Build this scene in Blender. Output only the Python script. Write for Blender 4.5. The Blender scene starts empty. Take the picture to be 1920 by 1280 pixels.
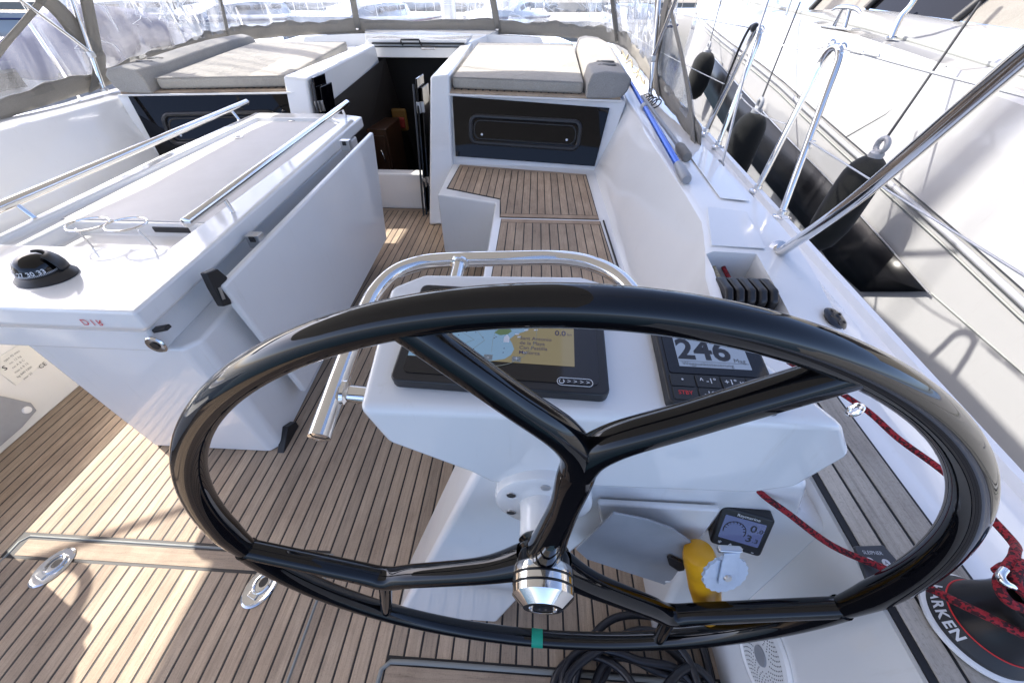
import bpy, bmesh, math, random
from mathutils import Vector, Matrix, Quaternion
random.seed(7)
V = Vector
C = bpy.context.scene.collection
SC = bpy.context.scene
R = math.radians

# ------------------------------------------------------------------ camera, sky, sun, exposure
EYE = 1.38                                   # phone height above the cockpit sole (z = 0)
FPX, CX, CY = 706.0, 955.0, 640.0            # focal length and optical centre in 1920 x 1280 pixels
PITCH = math.atan(655 / 706.0)
YAW = R(3.2)
cam_d = bpy.data.cameras.new('camera')
cam = bpy.data.objects.new('camera', cam_d); C.objects.link(cam)
cam_d.sensor_width = 36; cam_d.lens = FPX / 1920 * 36
cam_d.shift_x = (960 - CX) / 1920; cam_d.shift_y = 0
cam_d.clip_start = .02; cam_d.clip_end = 900
cam.location = (0, 0, EYE)
cam.rotation_euler = (R(90) - PITCH, 0, YAW)
SC.camera = cam

SUN_DIR = V((-.905, .425, .98)).normalized()  # towards the sun: port, slightly forward
el = math.asin(SUN_DIR.z); az = math.atan2(SUN_DIR.x, SUN_DIR.y)
w = bpy.data.worlds.new('World'); SC.world = w; w.use_nodes = True
nt = w.node_tree
sky = nt.nodes.new('ShaderNodeTexSky'); sky.sky_type = 'NISHITA'; sky.sun_disc = False
sky.sun_elevation = el; sky.sun_rotation = az; sky.air_density = .38; sky.dust_density = 1.8; sky.ozone_density = .3
nt.links.new(sky.outputs[0], nt.nodes['Background'].inputs[0])
nt.nodes['Background'].inputs[1].default_value = .15
sd = bpy.data.lights.new('sun', 'SUN'); sd.energy = 2.0; sd.angle = R(.6); sd.color = (1, .95, .87)
so = bpy.data.objects.new('sun', sd); C.objects.link(so)
so.rotation_euler = (-SUN_DIR).to_track_quat('-Z', 'Y').to_euler()
SC.view_settings.view_transform = 'Standard'; SC.view_settings.look = 'None'
SC.view_settings.gamma = 1; SC.view_settings.use_curve_mapping = False
SC.view_settings.exposure = 2.25
SC.cycles.max_bounces = 10; SC.cycles.transparent_max_bounces = 16
SC.cycles.caustics_reflective = False; SC.cycles.caustics_refractive = False

# ------------------------------------------------------------------ surveying: a sighted point on a known plane of the boat
_s, _c = math.sin(PITCH), math.cos(PITCH); _sy, _cy = math.sin(YAW), math.cos(YAW)
def _ray(u, v):
    a = (u - CX) / FPX; b = (CY - v) / FPX
    x, y, z = a, _c + b * _s, -_s + b * _c
    return V((x * _cy - y * _sy, x * _sy + y * _cy, z))
EY = V((0, 0, EYE))
def lvl(u, v, z): r = _ray(u, v); return EY + r * ((z - EYE) / r.z)
def yat(u, v, y): r = _ray(u, v); return EY + r * (y / r.y)
def xat(u, v, x): r = _ray(u, v); return EY + r * (x / r.x)
def onp(u, v, p0, n): r = _ray(u, v); n = V(n); return EY + r * (n.dot(V(p0) - EY) / n.dot(r))

# ------------------------------------------------------------------ materials
def _mat(name):
    m = bpy.data.materials.new(name); m.use_nodes = True
    return m, m.node_tree, m.node_tree.nodes['Principled BSDF']
def nd(t, kind, **kw):
    n = t.nodes.new(kind)
    for k, v in kw.items():
        if isinstance(k, str) and k.startswith('i_'):
            n.inputs[k[2:].replace('_', ' ')].default_value = v
        else: setattr(n, k, v)
    return n
def ramp(t, src, stops):
    r = t.nodes.new('ShaderNodeValToRGB'); el_ = r.color_ramp.elements
    while len(el_) < len(stops): el_.new(.5)
    for e, (p, c) in zip(el_, stops): e.position = p; e.color = (*c, 1) if len(c) == 3 else c
    t.links.new(src, r.inputs[0]); return r
def coords(t, kind='Position', scale=(1, 1, 1), rot=(0, 0, 0)):
    m = nd(t, 'ShaderNodeMapping'); m.inputs['Scale'].default_value = scale; m.inputs['Rotation'].default_value = rot
    if kind == 'Position': g = t.nodes.new('ShaderNodeNewGeometry'); t.links.new(g.outputs['Position'], m.inputs[0])
    else: g = t.nodes.new('ShaderNodeTexCoord'); t.links.new(g.outputs[kind], m.inputs[0])
    return m.outputs[0]
def noise(t, co, scale, detail=3, rough=.55, dist=0):
    n = nd(t, 'ShaderNodeTexNoise'); n.inputs['Scale'].default_value = scale; n.inputs['Detail'].default_value = detail
    n.inputs['Roughness'].default_value = rough; n.inputs['Distortion'].default_value = dist
    t.links.new(co, n.inputs['Vector']); return n.outputs[0]
def bump(t, h, strength, dist=.01, prev=None):
    b = nd(t, 'ShaderNodeBump'); b.inputs['Strength'].default_value = strength; b.inputs['Distance'].default_value = dist
    t.links.new(h, b.inputs['Height'])
    if prev: t.links.new(prev, b.inputs['Normal'])
    return b.outputs[0]
def plain(name, col, rough=.4, metal=0, coat=0, spec=.5, bscale=0, bstr=0, mott=0, emit=None, es=1):
    m, t, p = _mat(name)
    p.inputs['Base Color'].default_value = (*col, 1); p.inputs['Roughness'].default_value = rough
    p.inputs['Metallic'].default_value = metal; p.inputs['Coat Weight'].default_value = coat; p.inputs['Coat Roughness'].default_value = .04
    p.inputs['Specular IOR Level'].default_value = spec
    if mott:
        n = noise(t, coords(t), 9, 6, .65)
        r = ramp(t, n, [(.3, tuple(c * (1 - mott) for c in col)), (.7, tuple(min(1, c * (1 + mott)) for c in col))])
        t.links.new(r.outputs[0], p.inputs['Base Color'])
    if bstr:
        t.links.new(bump(t, noise(t, coords(t), bscale, 4), bstr, .004), p.inputs['Normal'])
    if emit:
        p.inputs['Emission Color'].default_value = (*emit, 1); p.inputs['Emission Strength'].default_value = es
    return m
def gelcoat(name, col, rough=.16):
    m, t, p = _mat(name)
    co = coords(t)
    n = noise(t, co, 2.2, 5, .6)
    r = ramp(t, n, [(.25, tuple(c * .955 for c in col)), (.7, col)])
    # faint drip and scuff marks
    d = noise(t, coords(t, scale=(26, 26, 3)), 1.6, 6, .7)
    d2 = ramp(t, d, [(.60, (1, 1, 1)), (.86, (.90, .885, .86))])
    mx = nd(t, 'ShaderNodeMix', data_type='RGBA', blend_type='MULTIPLY'); mx.inputs[0].default_value = 1
    t.links.new(r.outputs[0], mx.inputs[6]); t.links.new(d2.outputs[0], mx.inputs[7])
    t.links.new(mx.outputs[2], p.inputs['Base Color'])
    rr = ramp(t, noise(t, co, 14, 6, .7), [(.3, (rough * .35,) * 3), (.8, (rough * 1.1,) * 3)])
    t.links.new(rr.outputs[0], p.inputs['Roughness'])
    p.inputs['Coat Weight'].default_value = .25; p.inputs['Coat Roughness'].default_value = .05
    b = bump(t, noise(t, co, 4.5, 2), .05, .01)
    t.links.new(b, p.inputs['Normal'])
    return m
def teak(name, along='Y', col=(.405, .318, .238)):
    m, t, p = _mat(name)
    sc = (70, 3.2, 70) if along == 'Y' else (3.2, 70, 70)
    oi = nd(t, 'ShaderNodeObjectInfo')
    co = coords(t, scale=sc)
    off = nd(t, 'ShaderNodeVectorMath', operation='ADD'); t.links.new(co, off.inputs[0])
    ml = nd(t, 'ShaderNodeMath', operation='MULTIPLY'); ml.inputs[1].default_value = 37; t.links.new(oi.outputs['Random'], ml.inputs[0])
    t.links.new(ml.outputs[0], off.inputs[1])
    g = noise(t, off.outputs[0], 2.2, 8, .72, .6)
    gr = ramp(t, g, [(.25, tuple(c * .62 for c in col)), (.5, col), (.8, tuple(min(1, c * 1.28) for c in col))])
    # each board its own tone
    rr = ramp(t, oi.outputs['Random'], [(0, (.80, .78, .76)), (.4, (1, .98, .95)), (.7, (1.0, .955, .91)), (1, (1.16, 1.13, 1.08))])
    mx = nd(t, 'ShaderNodeMix', data_type='RGBA', blend_type='MULTIPLY'); mx.inputs[0].default_value = 1
    t.links.new(gr.outputs[0], mx.inputs[6]); t.links.new(rr.outputs[0], mx.inputs[7])
    # small dark spots
    sp2 = ramp(t, noise(t, coords(t, scale=(1, .55, 1)), 13, 5, .75), [(.20, (.52, .50, .49)), (.33, (1, 1, 1))])
    mxs = nd(t, 'ShaderNodeMix', data_type='RGBA', blend_type='MULTIPLY'); mxs.inputs[0].default_value = 1
    t.links.new(mx.outputs[2], mxs.inputs[6]); t.links.new(sp2.outputs[0], mxs.inputs[7]); mx = mxs
    # weather stains
    st = ramp(t, noise(t, coords(t, scale=(1.6, .8, 1)), 3.1, 7, .72), [(.36, (.70, .68, .67)), (.55, (1, 1, 1)), (.8, (1.12, 1.10, 1.06))])
    mx2 = nd(t, 'ShaderNodeMix', data_type='RGBA', blend_type='MULTIPLY'); mx2.inputs[0].default_value = .85
    t.links.new(mx.outputs[2], mx2.inputs[6]); t.links.new(st.outputs[0], mx2.inputs[7])
    sp = ramp(t, noise(t, coords(t), 260, 2, .6), [(.28, (.72, .72, .72)), (.42, (1, 1, 1)), (.75, (1.1, 1.1, 1.1))])
    mx3 = nd(t, 'ShaderNodeMix', data_type='RGBA', blend_type='MULTIPLY'); mx3.inputs[0].default_value = .8
    t.links.new(mx2.outputs[2], mx3.inputs[6]); t.links.new(sp.outputs[0], mx3.inputs[7])
    t.links.new(mx3.outputs[2], p.inputs['Base Color'])
    p.inputs['Roughness'].default_value = .68; p.inputs['Specular IOR Level'].default_value = .3
    t.links.new(bump(t, g, .35, .002), p.inputs['Normal'])
    return m
def cloth(name, col, weave=900, rough=.9, fold=.25, fscale=5):
    m, t, p = _mat(name)
    co = coords(t)
    n = noise(t, co, 320, 3, .7)
    r = ramp(t, n, [(.3, tuple(c * .72 for c in col)), (.7, tuple(min(1, c * 1.25) for c in col))])
    big = ramp(t, noise(t, co, 2.6, 6, .65), [(.3, (.84, .84, .83)), (.65, (1.04, 1.04, 1.04))])
    mx = nd(t, 'ShaderNodeMix', data_type='RGBA', blend_type='MULTIPLY'); mx.inputs[0].default_value = 1
    t.links.new(r.outputs[0], mx.inputs[6]); t.links.new(big.outputs[0], mx.inputs[7])
    t.links.new(mx.outputs[2], p.inputs['Base Color'])
    p.inputs['Roughness'].default_value = rough; p.inputs['Specular IOR Level'].default_value = .15
    p.inputs['Sheen Weight'].default_value = .15
    b1 = bump(t, noise(t, co, fscale, 4, .6, .8), fold, .02)
    t.links.new(bump(t, n, .35, .0015, b1), p.inputs['Normal'])
    return m
def vinyl(name):
    m, t, p = _mat(name); t.nodes.remove(p)
    out = t.nodes['Material Output']
    co = coords(t, scale=(1, 1, .45))
    n1 = noise(t, co, 7, 5, .6, 1.6); n2 = noise(t, coords(t, scale=(1, 1, .3)), 38, 3, .6, 1.0)
    b = bump(t, n2, .05, .006, bump(t, n1, .13, .03))
    tr = nd(t, 'ShaderNodeBsdfTransparent'); tr.inputs[0].default_value = (.93, .95, .98, 1)
    rf = nd(t, 'ShaderNodeBsdfRefraction'); rf.inputs['IOR'].default_value = 1.05; rf.inputs['Roughness'].default_value = .02; rf.inputs[0].default_value = (.92, .95, 1, 1)
    t.links.new(b, rf.inputs['Normal'])
    gl = nd(t, 'ShaderNodeBsdfGlossy'); gl.inputs['Roughness'].default_value = .05; t.links.new(b, gl.inputs['Normal'])
    df = nd(t, 'ShaderNodeBsdfTranslucent'); df.inputs[0].default_value = (.85, .88, .94, 1); t.links.new(b, df.inputs['Normal'])
    m1 = nd(t, 'ShaderNodeMixShader'); m1.inputs[0].default_value = .22; t.links.new(tr.outputs[0], m1.inputs[1]); t.links.new(rf.outputs[0], m1.inputs[2])
    hz = ramp(t, noise(t, coords(t, scale=(1, 1, .35)), 4.5, 6, .7, 1.2), [(.38, (.04,) * 3), (.75, (.17,) * 3)])
    m2 = nd(t, 'ShaderNodeMixShader'); t.links.new(hz.outputs[0], m2.inputs[0]); t.links.new(m1.outputs[0], m2.inputs[1]); t.links.new(df.outputs[0], m2.inputs[2])
    lw = nd(t, 'ShaderNodeFresnel'); lw.inputs[0].default_value = 1.45; t.links.new(b, lw.inputs['Normal'])
    m3 = nd(t, 'ShaderNodeMixShader'); fm = nd(t, 'ShaderNodeMath', operation='MULTIPLY'); fm.inputs[1].default_value = .40; t.links.new(lw.outputs[0], fm.inputs[0]); t.links.new(fm.outputs[0], m3.inputs[0]); t.links.new(m2.outputs[0], m3.inputs[1]); t.links.new(gl.outputs[0], m3.inputs[2])
    t.links.new(m3.outputs[0], out.inputs[0])
    return m
def rope_mat(name, c1, c2, scale=1):
    m, t, p = _mat(name)
    co = coords(t)
    v = nd(t, 'ShaderNodeTexVoronoi'); v.inputs['Scale'].default_value = 330 * scale; t.links.new(co, v.inputs['Vector'])
    sx = nd(t, 'ShaderNodeSeparateColor'); t.links.new(v.outputs['Color'], sx.inputs[0])
    r = ramp(t, sx.outputs[0], [(.0, c2), (.38, c2), (.45, c1), (1, c1)])
    t.links.new(r.outputs[0], p.inputs['Base Color']); p.inputs['Roughness'].default_value = .85
    t.links.new(bump(t, v.outputs['Distance'], .6, .002), p.inputs['Normal'])
    return m
M = {}
M['gel'] = gelcoat('white_gelcoat', (.82, .817, .805))
M['gel_cream'] = gelcoat('cream_gelcoat', (.74, .735, .705), .3)
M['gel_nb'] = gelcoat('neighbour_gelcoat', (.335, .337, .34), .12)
M['teak'] = teak('teak_lengthwise', 'Y')
M['teak_x'] = teak('teak_crosswise', 'X')
M['teak_grey'] = teak('weathered_teak', 'Y', (.45, .42, .37))
M['caulk'] = plain('black_caulk', (.012, .011, .012), .6)
M['seal'] = plain('grey_rubber_seal', (.22, .23, .22), .6)
M['chrome'] = plain('stainless_steel', (.74, .73, .71), .09, 1, bscale=40, bstr=.02)
M['satin'] = plain('satin_steel', (.55, .55, .55), .32, 1)
M['black'] = plain('black_lacquer', (.002, .002, .003), .018, 0, 0, .45)
M['blackp'] = plain('black_plastic', (.014, .014, .016), .38)
M['blackm'] = plain('black_rubber', (.018, .018, .019), .55, bscale=60, bstr=.15)
M['acrylic'] = plain('smoked_acrylic', (.002, .002, .003), .03, 0, 0, .28)
M['screenglass'] = plain('screen_glass', (.008, .008, .010), .08)
M['canvas'] = cloth('taupe_canvas', (.29, .275, .25), fold=.45, fscale=7)
def glow(m_, f, col):
    t_ = m_.node_tree; p_ = t_.nodes['Principled BSDF']; tl = nd(t_, 'ShaderNodeBsdfTranslucent'); tl.inputs[0].default_value = (*col, 1)
    mx_ = nd(t_, 'ShaderNodeMixShader'); mx_.inputs[0].default_value = f; t_.links.new(p_.outputs[0], mx_.inputs[1]); t_.links.new(tl.outputs[0], mx_.inputs[2])
    t_.links.new(mx_.outputs[0], t_.nodes['Material Output'].inputs[0])
glow(M['canvas'], .28, (.40, .38, .34))
M['canopy'] = cloth('bimini_canvas', (.12, .118, .115), fold=.3); glow(M['canopy'], .20, (.60, .575, .53))
M['cushion'] = cloth('grey_cushion_fabric', (.40, .375, .33), fold=.7, fscale=9)
M['bolster'] = cloth('grey_bolster_fabric', (.34, .325, .30), fold=.25)
M['vinyl'] = vinyl('clear_vinyl')
M['grey_cloth'] = plain('grey_coated_cloth', (.30, .31, .33), .45, bscale=14, bstr=.25, mott=.1)
M['dark'] = plain('cabin_interior_shade', (.010, .0075, .006), .6)  # shade of the enclosed cabin, put into the base colour
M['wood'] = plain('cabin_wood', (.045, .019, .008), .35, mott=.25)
M['red_rope'] = rope_mat('red_flecked_rope', (.30, .012, .02), (.045, .006, .01))
M['cream_rope'] = rope_mat('cream_rope', (.55, .48, .34), (.4, .33, .2))
M['grey_rope'] = rope_mat('grey_cord', (.42, .42, .42), (.25, .25, .25))
M['white_rope'] = rope_mat('white_cord', (.75, .75, .73), (.55, .55, .52))
M['wire'] = plain('lifeline_wire', (.45, .46, .47), .35, .6)
M['fender'] = cloth('dark_fender_cover', (.012, .013, .013), fold=.15)
M['hose'] = plain('black_hose', (.012, .013, .018), .35)
M['yellow'] = plain('yellow_plastic', (.75, .36, .012), .35, bscale=30, bstr=.1, mott=.08)
M['blue'] = plain('blue_anodised', (.03, .12, .55), .25, .5)
M['greyplastic'] = plain('grey_plastic', (.28, .29, .31), .4)
M['tape'] = plain('green_tape', (.0, .30, .19), .5)
M['white'] = plain('white_paint', (.8, .8, .8), .4)
M['whitepl'] = plain('white_plastic', (.78, .78, .77), .25)
M['print'] = plain('white_print', (.62, .63, .65), .5)
M['print_dark'] = plain('dark_print', (.02, .02, .025), .5)
M['print_red'] = plain('red_print', (.62, .03, .03), .5)
M['label'] = plain('cream_label', (.71, .70, .64), .5)
M['galv'] = plain('galvanised_lid', (.52, .60, .72), .42, .55, bscale=90, bstr=.3, mott=.15)
M['drum'] = plain('winch_drum', (.035, .036, .04), .28, .5, .1, bscale=30, bstr=.03)
M['navy'] = plain('navy_cover', (.035, .045, .13), .8, bscale=8, bstr=.5)
M['map_sea'] = plain('screen_sea', (.02, .03, .05), .06, emit=(.24, .42, .64), es=.125)
M['map_land'] = plain('screen_land', (.03, .03, .02), .06, emit=(.34, .29, .17), es=.11)
M['map_green'] = plain('screen_shoal', (.02, .03, .02), .06, emit=(.14, .24, .12), es=.1)
M['map_ink'] = plain('screen_ink', (.01, .01, .02), .06, emit=(.05, .05, .12), es=.12)
M['map_line'] = plain('screen_line', (.02, .02, .02), .06, emit=(.17, .2, .2), es=.15)
M['lcd'] = plain('screen_lcd_pale', (.03, .035, .05), .06, emit=(.30, .39, .60), es=.125)
M['lcd_blue'] = plain('screen_lcd_blue', (.02, .025, .06), .06, emit=(.085, .115, .27), es=.14)

# water
m, t, p = _mat('harbour_water'); M['water'] = m
p.inputs['Base Color'].default_value = (.03, .065, .085, 1); p.inputs['Roughness'].default_value = .06
nn = noise(t, coords(t, scale=(1, .6, 1)), 3.2, 5, .6, .4); n3 = noise(t, coords(t), 14, 3)
t.links.new(bump(t, n3, .35, .02, bump(t, nn, .8, .10)), p.inputs['Normal'])

# ------------------------------------------------------------------ building helpers
def tag(o, label=None, cat=None, group=None, kind=None):
    if label: o['label'] = label
    if cat: o['category'] = cat
    if group: o['group'] = group
    if kind: o['kind'] = kind
    return o
def root_loc(p):
    l = V((0, 0, 0))
    while p: l += p.location; p = p.parent
    return l
def thing(name, label, cat, loc, group=None):
    o = bpy.data.objects.new(name, None); C.objects.link(o); o.empty_display_size = .05
    o.location = loc
    return tag(o, label, cat, group)
def add(name, vs, fs, mat, parent=None, smooth=35, bevel=0, seg=3, fix=True):
    off = root_loc(parent)
    me = bpy.data.meshes.new(name)
    me.from_pydata([tuple(V(v) - off) for v in vs], [], fs)
    if fix:
        bm = bmesh.new(); bm.from_mesh(me); bmesh.ops.remove_doubles(bm, verts=bm.verts, dist=1e-6)
        bmesh.ops.recalc_face_normals(bm, faces=bm.faces); bm.to_mesh(me); bm.free()
    me.materials.append(M[mat] if isinstance(mat, str) else mat)
    if smooth:
        me.shade_smooth()
        if not bevel: me.set_sharp_from_angle(angle=R(smooth))
    o = bpy.data.objects.new(name, me); C.objects.link(o); o.parent = parent
    if bevel:
        b = o.modifiers.new('bevel', 'BEVEL'); b.width = bevel; b.segments = seg; b.limit_method = 'ANGLE'; b.angle_limit = R(28); b.harden_normals = True
    return o
def struct(o): o['kind'] = 'structure'; return o
class MB:
    """collects several shapes into one mesh"""
    def __init__(s): s.v = []; s.f = []
    def put(s, vs, fs):
        n = len(s.v); s.v += [V(v) for v in vs]; s.f += [tuple(i + n for i in f) for f in fs]; return s
    def build(s, name, mat, parent=None, **k): return add(name, s.v, s.f, mat, parent, **k)
def g_box(c, d, rot=None):
    c = V(c); h = V(d) / 2
    vs = [V((x * h.x, y * h.y, z * h.z)) for z in (-1, 1) for y in (-1, 1) for x in (-1, 1)]
    if rot is not None: vs = [rot @ v for v in vs]
    return [c + v for v in vs], [(0, 2, 3, 1), (4, 5, 7, 6), (0, 1, 5, 4), (2, 6, 7, 3), (0, 4, 6, 2), (1, 3, 7, 5)]
def g_prism(poly, off):
    poly = [V(p) for p in poly]; n = len(poly); off = V(off)
    return poly + [p + off for p in poly], [tuple(range(n))[::-1], tuple(range(n, 2 * n))] + [(i, (i + 1) % n, n + (i + 1) % n, n + i) for i in range(n)]
def g_loft(secs, closed=True, caps=True):
    n = len(secs[0]); vs = [V(p) for s_ in secs for p in s_]; fs = []
    for k in range(len(secs) - 1):
        for i in range(n if closed else n - 1):
            j = (i + 1) % n; fs.append((k * n + i, k * n + j, (k + 1) * n + j, (k + 1) * n + i))
    if caps and closed: fs += [tuple(range(n))[::-1], tuple(range((len(secs) - 1) * n, len(secs) * n))]
    return vs, fs
def catmull(pts, sub, closed=False):
    pts = [V(p) for p in pts]; out = []; n = len(pts)
    for i in range(n if closed else n - 1):
        g = lambda k: pts[k % n] if closed else pts[max(0, min(n - 1, k))]
        a, b, c, d = g(i - 1), g(i), g(i + 1), g(i + 2)
        for k in range(sub):
            t = k / sub
            out.append(.5 * (2 * b + (c - a) * t + (2 * a - 5 * b + 4 * c - d) * t * t + (3 * b - a - 3 * c + d) * t ** 3))
    if not closed: out.append(pts[-1])
    return out
def g_tube(pts, rad, seg=12, closed=False, caps=True, sub=0, ell=None):
    pts = [V(p) for p in pts]
    if sub:
        if isinstance(rad, (list, tuple)):
            rad = [q.x for q in catmull([(r_, 0, 0) for r_ in rad], sub, closed)]
        pts = catmull(pts, sub, closed)
    n = len(pts); rr = rad if isinstance(rad, (list, tuple)) else [rad] * n
    tan = []
    for i in range(n):
        a = pts[(i - 1) % n] if closed else pts[max(0, i - 1)]; b = pts[(i + 1) % n] if closed else pts[min(n - 1, i + 1)]
        tan.append((b - a).normalized())
    nrm = tan[0].orthogonal().normalized(); secs = []
    for i in range(n):
        nrm = (nrm - tan[i] * nrm.dot(tan[i])).normalized(); bi = tan[i].cross(nrm)
        secs.append([pts[i] + (nrm * math.cos(q) + bi * math.sin(q)) * rr[i] for q in [2 * math.pi * k / seg for k in range(seg)]])
    if closed: secs.append(secs[0]); return g_loft(secs, True, False)
    return g_loft(secs, True, caps)
def g_lathe(prof, origin, axis=(0, 0, 1), seg=32, sx=1, sy=1):
    q = V((0, 0, 1)).rotation_difference(V(axis).normalized()); o = V(origin); secs = []
    for r_, h in prof:
        secs.append([o + q @ V((r_ * sx * math.cos(2 * math.pi * k / seg), r_ * sy * math.sin(2 * math.pi * k / seg), h)) for k in range(seg)])
    return g_loft(secs, True, True)
def tube(name, pts, rad, mat, parent=None, **k):
    return add(name, *g_tube(pts, rad, **k), mat, parent, smooth=50)
def lathe(name, prof, origin, axis, mat, parent=None, seg=32, smooth=35, **k):
    return add(name, *g_lathe(prof, origin, axis, seg, **k), mat, parent, smooth=smooth)
def box(name, c, d, mat, parent=None, bevel=0, rot=None, **k):
    return add(name, *g_box(c, d, rot), mat, parent, bevel=bevel, **k)
def prism(name, poly, off, mat, parent=None, bevel=0, **k):
    return add(name, *g_prism(poly, off), mat, parent, bevel=bevel, **k)
def text(name, s, origin, ux, uy, size, mat, parent=None, align='CENTER', bold=0, mirror=False, depth=.0004):
    cu = bpy.data.curves.new('lettering', 'FONT'); cu.body = s; cu.size = 1; cu.align_x = align; cu.align_y = 'CENTER'; cu.offset = bold; cu.resolution_u = 3
    ob = bpy.data.objects.new('lettering', cu); C.objects.link(ob)
    bpy.context.view_layer.update()
    me = bpy.data.meshes.new_from_object(ob)
    bpy.data.objects.remove(ob); bpy.data.curves.remove(cu)
    ux, uy = V(ux).normalized(), V(uy).normalized(); uz = ux.cross(uy).normalized(); o = V(origin)
    vs = [o + ux * v.co.x * size + uy * v.co.y * size * (-1 if mirror else 1) + uz * depth for v in me.vertices]
    fs = [tuple(p.vertices) for p in me.polygons]; bpy.data.meshes.remove(me)
    return add(name, vs, fs, mat, parent, smooth=0, fix=False)
# one shared board, bevelled along the upper edges, scaled to each board's size
def _board():
    me = bpy.data.meshes.new('board')
    e = .03
    vs = [(-.5, -.5, -1), (.5, -.5, -1), (.5, .5, -1), (-.5, .5, -1), (-.5, -.5, -.12), (.5, -.5, -.12), (.5, .5, -.12), (-.5, .5, -.12),
          (-.5 + e, -.498, 0), (.5 - e, -.498, 0), (.5 - e, .498, 0), (-.5 + e, .498, 0)]
    fs = [(0, 3, 2, 1), (0, 1, 5, 4), (1, 2, 6, 5), (2, 3, 7, 6), (3, 0, 4, 7), (4, 5, 9, 8), (5, 6, 10, 9), (6, 7, 11, 10), (7, 4, 8, 11), (8, 9, 10, 11)]
    me.from_pydata(vs, [], fs); return me
BOARD = {}
def board(parent, x0, x1, y0, y1, z, mat='teak', th=.008, name='plank'):
    if mat not in BOARD: BOARD[mat] = _board(); BOARD[mat].materials.append(M[mat])
    o = bpy.data.objects.new(name, BOARD[mat]); C.objects.link(o); o.parent = parent
    off = root_loc(parent)
    o.location = V(((x0 + x1) / 2, (y0 + y1) / 2, z)) - off; o.scale = (x1 - x0, y1 - y0, th)
    return o
def copy_tree(o, parent=None):
    c = o.copy(); C.objects.link(c); c.parent = parent
    for ch in [k for k in o.children]: copy_tree(ch, c)
    return c

def boolean_cut(o, vs, fs):
    """carve a recess out of a solid mesh"""
    off = root_loc(o.parent) + o.location
    me = bpy.data.meshes.new('c'); me.from_pydata([tuple(V(v)) for v in vs], [], fs)
    bm = bmesh.new(); bm.from_mesh(me); bmesh.ops.recalc_face_normals(bm, faces=bm.faces); bm.to_mesh(me); bm.free()
    k = bpy.data.objects.new('c', me); C.objects.link(k)
    mods = [(m_.width, m_.segments) for m_ in o.modifiers]; o.modifiers.clear()
    b = o.modifiers.new('cut', 'BOOLEAN'); b.operation = 'DIFFERENCE'; b.solver = 'EXACT'; b.object = k
    bpy.context.view_layer.update()
    dg = bpy.context.evaluated_depsgraph_get()
    new = bpy.data.meshes.new_from_object(o.evaluated_get(dg)); o.modifiers.clear()
    mats = list(o.data.materials); o.data = new
    if not new.materials: new.materials.append(mats[0])
    bpy.data.objects.remove(k)
    new.shade_smooth()
    for wd, sg in mods:
        b = o.modifiers.new('bevel', 'BEVEL'); b.width = wd; b.segments = sg; b.limit_method = 'ANGLE'; b.angle_limit = R(28); b.harden_normals = True
    if not mods: new.set_sharp_from_angle(angle=R(35))
    return o
def clip(poly, axis, lo, hi):
    for sgn, lim in ((1, lo), (-1, hi)):
        out = []
        for i in range(len(poly)):
            a, b = poly[i], poly[(i + 1) % len(poly)]
            da, db = sgn * (a[axis] - lim), sgn * (b[axis] - lim)
            if da >= 0: out.append(a)
            if (da >= 0) != (db >= 0):
                t_ = da / (da - db); out.append((a[0] + (b[0] - a[0]) * t_, a[1] + (b[1] - a[1]) * t_))
        poly = out
        if len(poly) < 3: return []
    return poly
def deck_boards(parent, poly, z, x0, x1, pitch=.046, gap=.005, mat='teak', th=.008):
    x = x0
    while x < x1 - .004:
        q = clip(poly, 0, x + gap / 2, min(x + pitch, x1) - gap / 2)
        if len(q) >= 3: prism('plank', [(a, b, z - th) for a, b in q], (0, 0, th), mat, parent, smooth=0)
        x += pitch

# ------------------------------------------------------------------ water
CL = -1.18                                     # the boat's centreline
struct(add('water', [(-400, -60, -1.05), (400, -60, -1.05), (400, 600, -1.05), (-400, 600, -1.05)], [(0, 1, 2, 3)], 'water', smooth=0))

# ------------------------------------------------------------------ cockpit floor: boards on black caulk
floor = struct(box('cockpit_floor', (-1.07, 1.06, -.0218), (3.4, 4.16, .04), 'caulk', smooth=0))
PT_ = .0455
HA = (-1.705, -.612, .405)                     # floor hatch: port edge, starboard edge, forward edge
HB = (-.368, .56, .148)                        # small locker hatch by the wheel
x = -2.72
while x < .60:
    a, b = x + .0030, x + PT_ - .0030
    xc = x + PT_ / 2
    if HA[0] < xc < HA[1]:
        board(floor, a, b, HA[2] + .012, 3.085, 0)
        board(floor, a, b, -.95, .335, 0)
    elif xc > HB[0]: board(floor, a, b, HB[2] + .012, 3.085 if xc < -.6 else 2.4, 0)
    else: board(floor, a, b, -.95, 3.085, 0)
    x += PT_
board(floor, -1.68, -.635, .345, .395, 0, 'teak_x', name='king_board')
board(floor, -.352, .55, .035, .138, 0, 'teak_x', name='king_board')
board(floor, -1.72, -.70, 3.09, 3.128, 0, 'teak_x', name='margin_board')
tube('hatch_seal', [(HA[1], -.95, -.001), (HA[1], .40, -.001)], .0045, 'seal', floor, seg=8)
tube('hatch_seal', [(HA[1], HA[2], -.002), (HA[0] + .02, HA[2], -.002), (HA[0], HA[2] - .02, -.002), (HA[0], -.9, -.002)], .004, 'seal', floor, seg=8)
tube('hatch_seal', [(HB[0], -.4, 0), (HB[0], .06, 0), (HB[0] + .004, HB[2] - .02, 0), (HB[0] + .025, HB[2] - .002, 0), (HB[0] + .1, HB[2], 0), (.56, HB[2], 0)], .0065, 'seal', floor, seg=8)
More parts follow.
